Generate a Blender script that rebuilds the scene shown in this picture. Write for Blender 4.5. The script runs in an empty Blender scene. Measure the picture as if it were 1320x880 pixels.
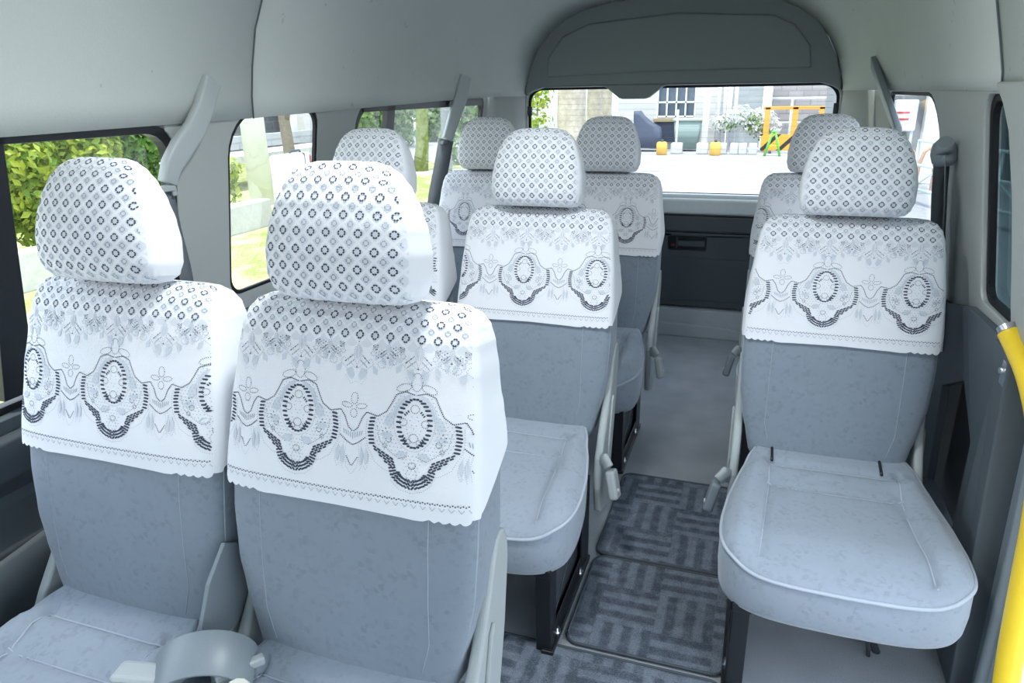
import bpy, bmesh, math, random
from mathutils import Vector, Matrix
from mathutils.bvhtree import BVHTree
from mathutils.geometry import tessellate_polygon
sc = bpy.context.scene
COL = sc.collection
PI = math.pi
R = math.radians

# ------------------------------------------------------------------ camera
CZ, YAW, PITCH, FPX, ROLL = 1.27928691, .333038108, .338030236, 910.109, -.0171985686
cy_, sy_ = math.cos(YAW), math.sin(YAW)
FWD = Vector((-sy_*math.cos(PITCH), cy_*math.cos(PITCH), -math.sin(PITCH)))
RGT0 = Vector((cy_, sy_, 0)); UP0 = RGT0.cross(FWD)
RGT = math.cos(ROLL)*RGT0 + math.sin(ROLL)*UP0
UPV = -math.sin(ROLL)*RGT0 + math.cos(ROLL)*UP0
cam = bpy.data.objects.new('camera', bpy.data.cameras.new('camera'))
COL.objects.link(cam)
M = Matrix((RGT, UPV, -FWD)).transposed().to_4x4(); M.translation = (0, 0, CZ)
cam.matrix_world = M
cam.data.sensor_width = 36; cam.data.lens = FPX/1320*36; cam.data.clip_start = .02; cam.data.clip_end = 300
sc.camera = cam
def at(px, py, ax, v):
    """the point of the plane ax = v that the photograph shows at pixel px, py"""
    d = FWD + RGT*((px-660)/FPX) - UPV*((py-440)/FPX)
    o = Vector((0, 0, CZ)); i = 'xyz'.index(ax)
    return o + d*((v-o[i])/d[i])

# ------------------------------------------------------------------ light
w = bpy.data.worlds.new('world'); sc.world = w; w.use_nodes = True
nt = w.node_tree; nt.nodes.clear()
wo = nt.nodes.new('ShaderNodeOutputWorld'); bg = nt.nodes.new('ShaderNodeBackground')
tc = nt.nodes.new('ShaderNodeTexCoord'); sx = nt.nodes.new('ShaderNodeSeparateXYZ'); cr = nt.nodes.new('ShaderNodeValToRGB')
nt.links.new(tc.outputs['Generated'], sx.inputs[0]); nt.links.new(sx.outputs['Z'], cr.inputs[0])
cr.color_ramp.elements[0].position = 0.0; cr.color_ramp.elements[0].color = (.90, .95, 1, 1)
cr.color_ramp.elements[1].position = .7; cr.color_ramp.elements[1].color = (.66, .80, 1, 1)
nt.links.new(cr.outputs[0], bg.inputs[0]); nt.links.new(bg.outputs[0], wo.inputs[0])
bg.inputs[1].default_value = 2.5
sun = bpy.data.objects.new('sun', bpy.data.lights.new('sun', 'SUN')); COL.objects.link(sun)
sun.data.energy = 2.6; sun.data.angle = R(1.5); sun.data.color = (1, .96, .88)
sun.rotation_euler = Vector((-.12, -.3, 1.3)).to_track_quat('Z', 'Y').to_euler()
sc.view_settings.view_transform = 'Standard'; sc.view_settings.look = 'None'
sc.view_settings.exposure = 0.6; sc.view_settings.gamma = 1; sc.view_settings.use_curve_mapping = False
sc.cycles.max_bounces = 10; sc.cycles.diffuse_bounces = 6; sc.cycles.transparent_max_bounces = 16
sc.cycles.sample_clamp_indirect = 6; sc.cycles.caustics_reflective = False; sc.cycles.caustics_refractive = False
sc.cycles.use_denoising = True

FILL_W = 8     # watts of the added fill lamp
# ------------------------------------------------------------------ materials
def srgb(h):
    v = [int(h[i:i+2], 16)/255 for i in (0, 2, 4)]
    return tuple((c/12.92 if c <= .04045 else ((c+.055)/1.055)**2.4) for c in v)
class N:
    """tiny node builder"""
    def __init__(s, name):
        s.m = bpy.data.materials.new(name); s.m.use_nodes = True; s.t = s.m.node_tree; s.t.nodes.clear()
        s.out = s.n('OutputMaterial')
    def n(s, typ, **kw):
        nd = s.t.nodes.new('ShaderNode'+typ)
        for k, v in kw.items(): setattr(nd, k, v)
        return nd
    def l(s, a, b): s.t.links.new(a, b)
    def math(s, op, a, b=0.0, c=0.0):
        nd = s.n('Math', operation=op)
        for i, v in enumerate((a, b, c)):
            if isinstance(v, (int, float)): nd.inputs[i].default_value = v
            else: s.l(v, nd.inputs[i])
        return nd.outputs[0]
    def mix(s, f, a, b):
        nd = s.n('Mix', data_type='RGBA')
        for i, v in ((0, f), (6, a), (7, b)):
            if isinstance(v, (int, float)): nd.inputs[i].default_value = v
            elif isinstance(v, tuple): nd.inputs[i].default_value = (*v[:3], 1)
            else: s.l(v, nd.inputs[i])
        return nd.outputs[2]
    def noise(s, vec, scale, detail=3, rough=.5):
        nd = s.n('TexNoise'); nd.inputs['Scale'].default_value = scale; nd.inputs['Detail'].default_value = detail
        nd.inputs['Roughness'].default_value = rough
        if vec is not None: s.l(vec, nd.inputs['Vector'])
        return nd.outputs[0]
    def bsdf(s, col, rough=.6, spec=.5, metal=0, sheen=0, bump=None, bstr=.3, bdist=.001):
        b = s.n('BsdfPrincipled')
        if isinstance(col, tuple): b.inputs['Base Color'].default_value = (*col[:3], 1)
        else: s.l(col, b.inputs['Base Color'])
        b.inputs['Roughness'].default_value = rough; b.inputs['Specular IOR Level'].default_value = spec
        b.inputs['Metallic'].default_value = metal; b.inputs['Sheen Weight'].default_value = sheen
        if bump is not None:
            bp = s.n('Bump'); bp.inputs['Strength'].default_value = bstr; bp.inputs['Distance'].default_value = bdist
            s.l(bump, bp.inputs['Height']); s.l(bp.outputs[0], b.inputs['Normal'])
        s.l(b.outputs[0], s.out.inputs[0]); return b
def ramp(nb, fac, a, b):
    mr = nb.n('MapRange'); mr.inputs[1].default_value = a; mr.inputs[2].default_value = b
    nb.l(fac, mr.inputs[0]); return mr.outputs[0]
def plain(name, col, rough=.5, spec=.5, metal=0, var=.06, scale=60, bstr=.15, sheen=0):
    nb = N(name); c = srgb(col) if isinstance(col, str) else col
    o = nb.n('TexCoord').outputs['Object']; nz = nb.noise(o, scale, 4)
    cc = nb.mix(nz, tuple(x*(1-var) for x in c), tuple(min(1, x*(1+var)) for x in c))
    nb.bsdf(cc, rough, spec, metal, sheen, bump=nz, bstr=bstr); return nb.m

def mk_fabric(name='suede', base=(.250, .300, .352), k=1.0):
    nb = N(name); o = nb.n('TexCoord').outputs['Object']
    v = nb.n('TexVoronoi', distance='CHEBYCHEV'); v.inputs['Scale'].default_value = 120; v.inputs['Randomness'].default_value = .75; nb.l(o, v.inputs['Vector'])
    sp = nb.n('SeparateColor'); nb.l(v.outputs['Color'], sp.inputs[0])
    cloud = nb.noise(o, 26, 4, .6); fine = nb.noise(o, 900, 2)
    d = nb.math('MULTIPLY', ramp(nb, sp.outputs[0], .55, .95), ramp(nb, cloud, .38, .60))
    f = nb.math('ADD', nb.math('MULTIPLY', d, .45), nb.math('MULTIPLY', nb.noise(o, 12, 3), .35))
    c = nb.mix(f, tuple(x*1.16*k for x in base), tuple(x*.80*k for x in base))
    nb.bsdf(c, .92, .2, sheen=.35, bump=fine, bstr=.25, bdist=.0006); return nb.m
def mk_lace(name, always):
    nb = N(name); uv = nb.n('UVMap'); uv.uv_map = 'lace'
    s = nb.n('SeparateXYZ'); nb.l(uv.outputs[0], s.inputs[0]); x, t = s.outputs[0], s.outputs[1]
    def band(a, per, wdt):
        fr = nb.math('FRACT', nb.math('ADD', nb.math('DIVIDE', a, per), 40.0))
        dd = nb.math('ABSOLUTE', nb.math('SUBTRACT', fr, .5)); return nb.math('LESS_THAN', dd, wdt)
    p, q = nb.math('ADD', x, t), nb.math('SUBTRACT', x, t)
    bars = nb.math('MAXIMUM', band(p, .025, .12), band(q, .025, .12))
    if not always:
        inn = nb.math('LESS_THAN', t, .068); bars = nb.math('MAXIMUM', bars, nb.math('SUBTRACT', 1.0, inn))
    face = nb.n('UVMap'); face.uv_map = 'side'; s2 = nb.n('SeparateXYZ'); nb.l(face.outputs[0], s2.inputs[0])
    bars = nb.math('MAXIMUM', bars, s2.outputs[0])           # side gussets are plain cloth
    o = nb.n('TexCoord').outputs['Object']
    fr = nb.math('SINE', nb.math('MULTIPLY', p, 2400)); rib = nb.math('MULTIPLY', fr, nb.math('SUBTRACT', 1.0, s2.outputs[0]))
    nz = nb.noise(o, 1400, 2)
    c = nb.mix(bars, (.68, .71, .75), (.80, .82, .85))
    c = nb.mix(nb.math('MULTIPLY', nb.math('ADD', rib, 1), .10), c, (.66, .70, .76))
    h = nb.math('ADD', nb.math('MULTIPLY', bars, 1.0), nb.math('ADD', nb.math('MULTIPLY', rib, .15), nb.math('MULTIPLY', nz, .4)))
    nb.bsdf(c, .95, .15, sheen=.2, bump=h, bstr=.35, bdist=.0008); return nb.m
def mk_mat_carpet():
    nb = N('mat_carpet'); o = nb.n('TexCoord').outputs['Object']; s = nb.n('SeparateXYZ'); nb.l(o, s.inputs[0])
    X, Y = s.outputs[0], s.outputs[1]; B = .145
    fx = nb.math('FLOOR', nb.math('DIVIDE', X, B)); fy = nb.math('FLOOR', nb.math('DIVIDE', Y, B))
    par = nb.math('MODULO', nb.math('ADD', nb.math('ADD', fx, fy), 200), 2)
    def st(a): return nb.math('MULTIPLY', nb.math('ADD', nb.math('SINE', nb.math('MULTIPLY', a, 2*PI/(B/3.0))), 1), .5)
    stripe = nb.math('ADD', nb.math('MULTIPLY', st(X), par), nb.math('MULTIPLY', st(Y), nb.math('SUBTRACT', 1, par)))
    stripe = ramp(nb, stripe, .25, .75)
    nz = nb.noise(o, 420, 3, .7); big = nb.noise(o, 14, 3)
    f = nb.math('ADD', nb.math('MULTIPLY', stripe, .48), nb.math('ADD', nb.math('MULTIPLY', nb.math('SUBTRACT', nz, .45), 2.4), nb.math('MULTIPLY', nb.math('SUBTRACT', nb.noise(o, 35, 3), .45), 1.2)))
    c = nb.mix(f, (.070, .085, .110), (.25, .29, .34))
    nb.bsdf(nb.mix(nb.math('MULTIPLY', big, .25), c, (.10, .12, .15)), 1, .1, bump=nb.math('ADD', nz, stripe), bstr=.6, bdist=.003); return nb.m
def mk_floor():
    nb = N('needle_carpet'); o = nb.n('TexCoord').outputs['Object']
    nz = nb.noise(o, 650, 3, .8); big = nb.noise(o, 8, 4)
    f = nb.math('ADD', ramp(nb, nz, .3, .7), nb.math('MULTIPLY', nb.math('SUBTRACT', big, .5), .5))
    nb.bsdf(nb.mix(f, (.20, .22, .245), (.58, .61, .64)), 1, .1, bump=nz, bstr=.5, bdist=.002); return nb.m
def mk_headliner(base):
    nb = N('headliner_fabric'); o = nb.n('TexCoord').outputs['Object']
    nz = nb.noise(o, 260, 4, .7); big = nb.noise(o, 5, 3); sp = nb.noise(o, 22, 2)
    spot = nb.math('MULTIPLY', nb.math('GREATER_THAN', sp, .735), .35)
    c = nb.mix(nb.math('ADD', nb.math('MULTIPLY', nz, .6), nb.math('MULTIPLY', big, .4)), tuple(x*.88 for x in base), tuple(x*1.1 for x in base))
    c = nb.mix(spot, c, tuple(x*.5 for x in base))
    nb.bsdf(c, .95, .15, bump=nz, bstr=.35, bdist=.0015); return nb.m
def mk_glass(name, tint=(1, 1, 1), mx=.0):
    nb = N(name); tr = nb.n('BsdfTransparent'); tr.inputs[0].default_value = (*tint, 1)
    gl = nb.n('BsdfGlossy'); gl.inputs['Roughness'].default_value = .02
    f = nb.n('Fresnel'); f.inputs[0].default_value = 1.45; ms = nb.n('MixShader')
    nb.l(nb.math('ADD', nb.math('MULTIPLY', f.outputs[0], .22), mx), ms.inputs[0]); nb.l(tr.outputs[0], ms.inputs[1]); nb.l(gl.outputs[0], ms.inputs[2])
    nb.l(ms.outputs[0], nb.out.inputs[0]); return nb.m
def mk_leaf(name, a, b):
    nb = N(name); oi = nb.n('NewGeometry'); c = nb.mix(oi.outputs['Random Per Island'], a, b)
    bs = nb.bsdf(c, .5, .4); tr = nb.n('BsdfTranslucent'); nb.l(c, tr.inputs[0]); ms = nb.n('MixShader'); ms.inputs[0].default_value = .4
    nb.l(bs.outputs[0], ms.inputs[1]); nb.l(tr.outputs[0], ms.inputs[2]); nb.l(ms.outputs[0], nb.out.inputs[0]); return nb.m
def mk_ground(name, a, b, scale, c3=None):
    nb = N(name); o = nb.n('TexCoord').outputs['Object']; nz = nb.noise(o, scale, 5, .7); big = nb.noise(o, scale/12, 3)
    c = nb.mix(ramp(nb, nz, .3, .7), a, b)
    if c3: c = nb.mix(ramp(nb, big, .45, .6), c, c3)
    nb.bsdf(c, .95, .1, bump=nz, bstr=.5, bdist=.02); return nb.m
def mk_tiles(name, a, b, sx_, sz_, ax='Y', off=.5, mort=.02):
    nb = N(name); o = nb.n('TexCoord').outputs['Object']; s = nb.n('SeparateXYZ'); nb.l(o, s.inputs[0])
    cb = nb.n('CombineXYZ'); nb.l(s.outputs[ax], cb.inputs[0]); nb.l(s.outputs['Z'], cb.inputs[1])
    bk = nb.n('TexBrick'); bk.offset = off; nb.l(cb.outputs[0], bk.inputs['Vector']); bk.inputs['Scale'].default_value = 1
    bk.inputs['Brick Width'].default_value = sx_; bk.inputs['Row Height'].default_value = sz_; bk.inputs['Mortar Size'].default_value = mort
    bk.inputs['Color1'].default_value = (*a, 1); bk.inputs['Color2'].default_value = (*[x*.8 for x in a], 1); bk.inputs['Mortar'].default_value = (*b, 1)
    nb.bsdf(bk.outputs[0], .7, .3); return nb.m

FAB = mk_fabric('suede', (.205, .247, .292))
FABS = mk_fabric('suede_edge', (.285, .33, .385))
SEAM = plain('seam_thread', (.33, .38, .43), .8)
SEAM2 = plain('piping_thread', (.44, .49, .55), .8)
LACE = mk_lace('lace_cloth', False); LACEH = mk_lace('lace_cap_cloth', True)
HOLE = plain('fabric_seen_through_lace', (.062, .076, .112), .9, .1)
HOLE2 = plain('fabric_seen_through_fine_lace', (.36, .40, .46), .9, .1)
NET = plain('lace_net', (.60, .645, .70), .9, .1)
PLG = plain('light_grey_plastic', (.40, .44, .44), .42, .45, scale=300, bstr=.05)
PLM = plain('mid_grey_plastic', (.21, .25, .275), .4, .5, scale=300, bstr=.05)
PLD = plain('dark_grey_plastic', (.06, .073, .085), .5, .4, scale=300, bstr=.1)
PLX = plain('slate_plastic', (.085, .105, .12), .5, .4, scale=300, bstr=.1)
BLK = plain('black_paint', (.012, .014, .018), .35, .5)
BLKR = plain('black_rubber', (.012, .013, .015), .6, .3)
STEEL = plain('steel', (.6, .62, .65), .28, .5, 1)
WEB = plain('belt_webbing', (.17, .19, .205), .7, .3, scale=900, bstr=.3)
PILLAR = plain('pillar_trim', (.40, .425, .41), .6, .3, scale=400, bstr=.08)
HEAD = mk_headliner((.55, .585, .555))
SLATE = plain('tailgate_trim', (.20, .228, .232), .6, .3, scale=300, bstr=.08)
YEL = plain('yellow_rail', (.86, .60, .03), .35, .5)
WHT = plain('white_body_paint', (.75, .78, .78), .3, .5)
GLASS = mk_glass('clear_glass'); DGLASS = mk_glass('tinted_glass', (.28, .34, .35), .05)

# ------------------------------------------------------------------ mesh helpers
class MB:
    def __init__(s): s.v = []; s.f = []; s.mi = []; s.uv = {}; s.sm = []
    def face(s, idx, mi=0, smooth=True): s.f.append(tuple(idx)); s.mi.append(mi); s.sm.append(smooth)
    def box(s, c, d, mi=0, rot=None):
        b = len(s.v)
        for i in range(8):
            p = Vector(((i & 1)-.5, ((i >> 1) & 1)-.5, (i >> 2)-.5)); p = Vector((p.x*d[0], p.y*d[1], p.z*d[2]))
            if rot is not None: p = rot @ p
            s.v.append(Vector(c)+p)
        for q in ((0, 2, 3, 1), (4, 5, 7, 6), (0, 1, 5, 4), (2, 6, 7, 3), (0, 4, 6, 2), (1, 3, 7, 5)): s.face([b+k for k in q], mi, False)
        return s
    def bar(s, a, b_, wx, wy, mi=0, up=(1, 0, 0)):
        a, b_ = Vector(a), Vector(b_); z = (b_-a).normalized(); x = Vector(up); x = (x-z*x.dot(z)).normalized(); y = z.cross(x)
        return s.box((a+b_)/2, (wx, wy, (b_-a).length), mi, Matrix((x, y, z)).transposed())
    def tube(s, pts, r, n=10, mi=0, cap=True, flat=None):
        pts = [Vector(p) for p in pts]; b = len(s.v); m = len(pts); up = None
        for i, p in enumerate(pts):
            t = (pts[min(i+1, m-1)]-pts[max(i-1, 0)]).normalized()
            if up is None: up = Vector((0, 0, 1)) if abs(t.z) < .9 else Vector((1, 0, 0))
            x = up.cross(t)
            if x.length < 1e-6: x = Vector((1, 0, 0)).cross(t)
            x.normalize(); y = t.cross(x); up = y
            rr = r[i] if isinstance(r, (list, tuple)) else r
            for k in range(n):
                a = 2*PI*k/n; s.v.append(p+x*math.cos(a)*rr*(flat or 1)+y*math.sin(a)*rr)
        for i in range(m-1):
            for k in range(n): s.face((b+i*n+k, b+i*n+(k+1) % n, b+(i+1)*n+(k+1) % n, b+(i+1)*n+k), mi)
        if cap: s.face([b+k for k in range(n)][::-1], mi, False); s.face([b+(m-1)*n+k for k in range(n)], mi, False)
        return s
    def strip(s, pts, wdir, wid, th=.0015, mi=0):
        """flat webbing along pts, wdir: width direction (one vector or a list)"""
        pts = [Vector(p) for p in pts]; b = len(s.v); m = len(pts)
        for i, p in enumerate(pts):
            t = (pts[min(i+1, m-1)]-pts[max(i-1, 0)]).normalized()
            wv = Vector(wdir[i] if isinstance(wdir, list) else wdir); wv = (wv-t*wv.dot(t)).normalized(); nn = t.cross(wv)
            for a, c in ((-1, -1), (1, -1), (1, 1), (-1, 1)): s.v.append(p+wv*a*wid/2+nn*c*th/2)
        for i in range(m-1):
            for k in range(4): s.face((b+i*4+k, b+i*4+(k+1) % 4, b+(i+1)*4+(k+1) % 4, b+(i+1)*4+k), mi, k in (0, 2))
        s.face((b+3, b+2, b+1, b), mi, False); e = b+(m-1)*4; s.face((e, e+1, e+2, e+3), mi, False); return s
    def loft(s, rings, mi=0, close=True, capa=True, capb=True, smooth=True):
        b = len(s.v); n = len(rings[0])
        for r in rings: s.v += [Vector(p) for p in r]
        for i in range(len(rings)-1):
            for k in range(n if close else n-1):
                s.face((b+i*n+k, b+i*n+(k+1) % n, b+(i+1)*n+(k+1) % n, b+(i+1)*n+k), mi, smooth)
        if capa: s.face([b+k for k in range(n)][::-1], mi, smooth)
        if capb: s.face([b+(len(rings)-1)*n+k for k in range(n)], mi, smooth)
        return s
    def prism(s, pts, a, b_, mp, mi=0, holes=()):
        """2D outline (with holes) extruded from a to b_; mp(u, v, w) gives the 3D point"""
        loops = [list(pts)]+[list(h) for h in holes]; flat = [p for l in loops for p in l]
        tris = tessellate_polygon([[Vector((p[0], p[1], 0)) for p in l] for l in loops])
        base = len(s.v); n = len(flat)
        for w_ in (a, b_):
            for p in flat: s.v.append(Vector(mp(p[0], p[1], w_)))
        for t in tris:
            s.face([base+k for k in t], mi, False); s.face([base+n+k for k in reversed(t)], mi, False)
        o = 0
        for l in loops:
            for k in range(len(l)):
                k2 = (k+1) % len(l); s.face((base+o+k, base+o+k2, base+n+o+k2, base+n+o+k), mi, False)
            o += len(l)
        return s
    def build(s, name, mats, parent=None, bevel=0, seg=2, sub=0, angle=.9, fixn=True):
        me = bpy.data.meshes.new(name); me.from_pydata([tuple(v) for v in s.v], [], s.f)
        if not isinstance(mats, (list, tuple)): mats = [mats]
        for m in mats: me.materials.append(m)
        me.polygons.foreach_set('material_index', s.mi); me.polygons.foreach_set('use_smooth', s.sm)
        if fixn:
            bm = bmesh.new(); bm.from_mesh(me); bmesh.ops.recalc_face_normals(bm, faces=bm.faces); bm.to_mesh(me); bm.free()
        me.update()
        o = bpy.data.objects.new(name, me); COL.objects.link(o)
        if parent is not None: o.parent = parent
        if bevel:
            b = o.modifiers.new('bevel', 'BEVEL'); b.width = bevel; b.segments = seg; b.limit_method = 'ANGLE'; b.angle_limit = R(40); b.harden_normals = False
        if sub: q = o.modifiers.new('sub', 'SUBSURF'); q.levels = q.render_levels = sub
        return o
def rrect(x0, y0, x1, y1, r, n=6):
    rr = r if isinstance(r, (list, tuple)) else (r,)*4       # corners: x0y0, x1y0, x1y1, x0y1
    out = []
    for (cx, cy, a0), q in zip(((x0+rr[0], y0+rr[0], PI), (x1-rr[1], y0+rr[1], 1.5*PI), (x1-rr[2], y1-rr[2], 0), (x0+rr[3], y1-rr[3], .5*PI)), rr):
        for k in range(n+1):
            a = a0+k/n*PI/2; out.append((cx+q*math.cos(a), cy+q*math.sin(a)))
    return out
def thing(name, label, cat, loc=(0, 0, 0), rz=0, group=None):
    o = bpy.data.objects.new(name, None); COL.objects.link(o); o.location = loc; o.rotation_euler = (0, 0, rz)
    o.empty_display_size = .05; return tag(o, label, cat, group)
def tag(o, label=None, cat=None, group=None, kind=None):
    if label: o['label'] = label
    if cat: o['category'] = cat
    if group: o['group'] = group
    if kind: o['kind'] = kind
    return o
def struct(o): o['kind'] = 'structure'; return o
def lerp(a, b, t): return a+(b-a)*t
def interp(tab, v, k):
    if v <= tab[0][0]: return tab[0][k]
    for a, b in zip(tab, tab[1:]):
        if v <= b[0]:
            t = (v-a[0])/(b[0]-a[0]); t = t*t*(3-2*t)*.5+t*.5; return lerp(a[k], b[k], t)
    return tab[-1][k]

# ================================================================== THE VAN
CX = -.444
# ---- floor
mb = MB(); mb.box((CX, 1.2, -.015), (1.97, 5.3, .03)); floor = struct(mb.build('floor', mk_floor())); 
# ---- headliner: arched section from the left belt line over to the right
PROF = [(-.880, 1.246), (-.876, 1.29), (-.862, 1.36), (-.838, 1.45), (-.795, 1.54), (-.735, 1.615), (-.655, 1.68), (-.55, 1.725), (-.40, 1.755), (-.2, 1.772), (0, 1.778)]
PROF = PROF + [(-x, z) for x, z in PROF[-2::-1]]
def headring(y, k, dz=0):
    pr = list(PROF); zl = 1.218+max(0, min(1, (y-1.3)/2.2))*.046; zr = 1.268
    pr[0] = (pr[0][0], zl); pr[-1] = (pr[-1][0], zr); pr[1] = (pr[1][0], (zl+1.34)/2); pr[-2] = (pr[-2][0], (zr+1.34)/2)
    return [(CX+x*(1-.0*k)-(k*.10*(1 if x > 0 else -1) if abs(x) > .01 else 0)*min(1, abs(x)/.6), y, z-dz*((z-1.25)/.5)) for x, z in pr]
mb = MB()
ys = [-1.6, -.6, .3, 1.0, 1.685, 1.69, 1.695, 2.4, 2.9, 3.3, 3.6, 3.85]
rings = []
for y in ys:
    k = 0 if y < 3.2 else (y-3.2)/.65
    r = headring(y, k*1.0, .06*k)
    if y == 1.69: r = [(x+(CX-x)*-.006, yy, z+.004) for x, yy, z in r]
    rings.append(r)
mb.loft(rings, close=False, capa=False, capb=False)
head = struct(mb.build('ceiling', HEAD, fixn=False)); so = head.modifiers.new('s', 'SOLIDIFY'); so.thickness = .03; so.offset = 1
# headliner joint line
mb = MB(); mb.tube([(x*1+(.0025 if x < CX else -.0025), 1.69, z-.001) for x, y, z in headring(1.69, 0)], .0022, 6)
struct(mb.build('trim_1', PLX))

# ---- side walls
def wallmap(side):
    """(y, z, depth outwards) to world: leans in towards the roof"""
    def f(y, z, wd):
        lean = max(0, z-.62)*.16
        x = (.985 - lean + wd)
        return (CX+side*x, y, z)
    return f
WL, WR = wallmap(-1), wallmap(1)
w1 = rrect(.10, .67, 1.412, 1.222, (.05, .05, .07, .05)); w2 = rrect(1.597, .735, 2.018, 1.248, (.05, .05, .05, .12)); w3 = rrect(2.245, .735, 3.485, 1.262, (.06, .06, .05, .10))
mb = MB(); mb.prism([(-1.6, .6), (3.86, .6), (3.86, 1.27), (-1.6, 1.27)], 0, .014, WL, holes=[w1, w2, w3, rrect(-1.3, .72, -.02, 1.22, .06)])
wl = struct(mb.build('wall_left', PILLAR, bevel=.004))
w4 = rrect(2.25, .735, 3.12, 1.262, (.06, .06, .05, .16)); w5 = rrect(1.50, .815, 1.825, 1.262, (.08, .03, .05, .03))
mb = MB(); mb.prism([(1.49, .6), (3.86, .6), (3.86, 1.27), (1.49, 1.27)], 0, .014, WR, holes=[w4, w5])
wr = struct(mb.build('wall_right', PILLAR, bevel=.004))
# lower side trims, dark
mb = MB()
mb.prism([(-.5, 0), (3.86, 0), (3.86, .70), (2.2, .70), (1.5, .68), (-.5, .655)], -.02, .03, WL)
struct(mb.build('trim_2', PLX, bevel=.01))
mb = MB()   # ledge with the arm rest moulding below the first window
prof = [(-.02, .645), (-.05, .635), (-.055, .56), (-.03, .53), (-.02, .50), (-.045, .45), (-.075, .43), (-.08, .33), (-.02, .30)]
mb.loft([[WL(y, z, wd) for wd, z in prof] for y in (-.5, .2, .8, 1.1, 1.30)], close=True)
struct(mb.build('trim_3', PLD, bevel=.006))
mb = MB(); mb.loft([[WL(y, z+dz, wd) for wd, z in ((-.02, .42), (-.085, .415), (-.10, .38), (-.10, .27), (-.02, .24))] for y, dz in ((-.5, -.05), (.3, -.02), (.75, 0), (.95, .02))], close=True)
struct(mb.build('trim_4', PLX, bevel=.006))
# right lower trim with a sunk bottle pocket, and the door jamb
pocket = [(1.72, .25), (2.0, .25), (2.03, .52), (1.86, .60), (1.72, .50)]
mb = MB(); mb.prism([(1.50, 0), (3.86, 0), (3.86, .70), (2.25, .715), (2.10, .73), (1.85, .79), (1.60, .80), (1.50, .80)], -.02, .0, WR, holes=[pocket])
mb.prism([(1.50, 0), (3.86, 0), (3.86, .70), (1.50, .70)], .055, .07, WR)
struct(mb.build('trim_5', PLX, bevel=.004))
mb = MB(); mb.prism([(1.68, .22), (2.06, .22), (2.06, .62), (1.68, .62)], .035, .045, WR); struct(mb.build('trim_6', BLK))

def windowframe(nm, loop, m, mpf, frame_w, mat, inset=.02, depth=.02, extra=(), glass=GLASS, gd=.035):
    """black gasket frame + pane in a wall opening; extra = mullion outlines"""
    cy = sum(p[0] for p in loop)/len(loop); cz = sum(p[1] for p in loop)/len(loop)
    ys_ = [p[0] for p in loop]; zs = [p[1] for p in loop]; hy = (max(ys_)-min(ys_))/2; hz = (max(zs)-min(zs))/2; cy = (max(ys_)+min(ys_))/2; cz = (max(zs)+min(zs))/2
    def sc_(l, d): return [(cy+(p[0]-cy)*(1+d/hy), cz+(p[1]-cz)*(1+d/hz)) for p in l]
    mb = MB(); mb.prism(sc_(loop, .004), inset, inset+depth, mpf, holes=[sc_(loop, -frame_w)])
    for e in extra: mb.prism(e, inset-.004, inset+depth, mpf)
    fr = struct(mb.build(nm, mat, bevel=.002))
    mb = MB(); mb.prism(sc_(loop, .004), gd, gd+.004, mpf); mb.build('pane', glass, fr)
    return fr
windowframe('window_1', w1, None, WL, .018, BLK, inset=.004, depth=.028, extra=[[(.945, 1.22), (.985, 1.22), (.985, .70), (.915, .70)], [(.10, 1.205), (1.38, 1.205), (1.38, 1.225), (.10, 1.225)]])
windowframe('window_2', w2, None, WL, .010, BLKR, inset=.002, depth=.012, gd=.008)
windowframe('window_3', w3, None, WL, .022, BLK, inset=.004, depth=.016, gd=.012, extra=[[(2.475, .75), (2.535, .75), (2.535, 1.26), (2.475, 1.26)], [(2.3, 1.225), (3.46, 1.225), (3.46, 1.25), (2.3, 1.25)]])
windowframe('window_4', w4, None, WR, .010, BLKR, inset=.002, depth=.012, gd=.008)
windowframe('window_5', w5, None, WR, .014, BLKR, inset=.012, depth=.014, glass=DGLASS, gd=.03)

# ---- right door opening: pillar cover ahead of window 5, jamb and weather strip
mb = MB()
mb.prism([(1.40, .80), (1.55, .80), (1.56, .88), (1.565, 1.0), (1.575, 1.10), (1.60, 1.19), (1.645, 1.245), (1.70, 1.285), (1.36, 1.285)], -.014, .03, WR)
struct(mb.build('trim_7', PILLAR, bevel=.008, seg=3))
mb = MB(); mb.prism([(1.478, -.02), (1.66, -.02), (1.60, .70), (1.60, .795), (1.49, .795)], -.03, .03, WR); struct(mb.build('trim_8', PLX, bevel=.01, seg=3))
mb = MB(); mb.prism([(1.40, -.03), (1.485, -.03), (1.495, .70), (1.50, 1.25), (1.46, 1.25), (1.41, .70)], .01, .06, WR); mb.tube([WR(1.41, -.03, .0), WR(1.415, .4, .0), WR(1.43, .7, .01), WR(1.44, 1.25, .05)], .012, 10)
struct(mb.build('trim_9', PLM, bevel=.008, seg=3))
mb = MB(); mb.prism([(1.30, -.1), (1.42, -.1), (1.43, 1.2), (1.36, 1.2)], .04, .12, WR); struct(mb.build('trim_10', WHT, bevel=.01))
mb = MB(); mb.box((.62, .5, -.16), (.16, 1.7, .28)); struct(mb.build('trim_11', PLX, bevel=.01))

# ---- rear end
YR = 3.86
def rearmap(x, z, d): return (x, YR+d, z)
mb = MB()
rwin = rrect(-1.225, .755, .335, 1.303, (.04, .04, .07, .07))
mb.prism([(-1.428, 0), (.54, 0), (.54, .62), (.44, 1.33), (-1.328, 1.33), (-1.428, .62)], 0, .05, rearmap, holes=[rwin])
wrk = struct(mb.build('wall_rear', PILLAR, bevel=.01))
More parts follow.
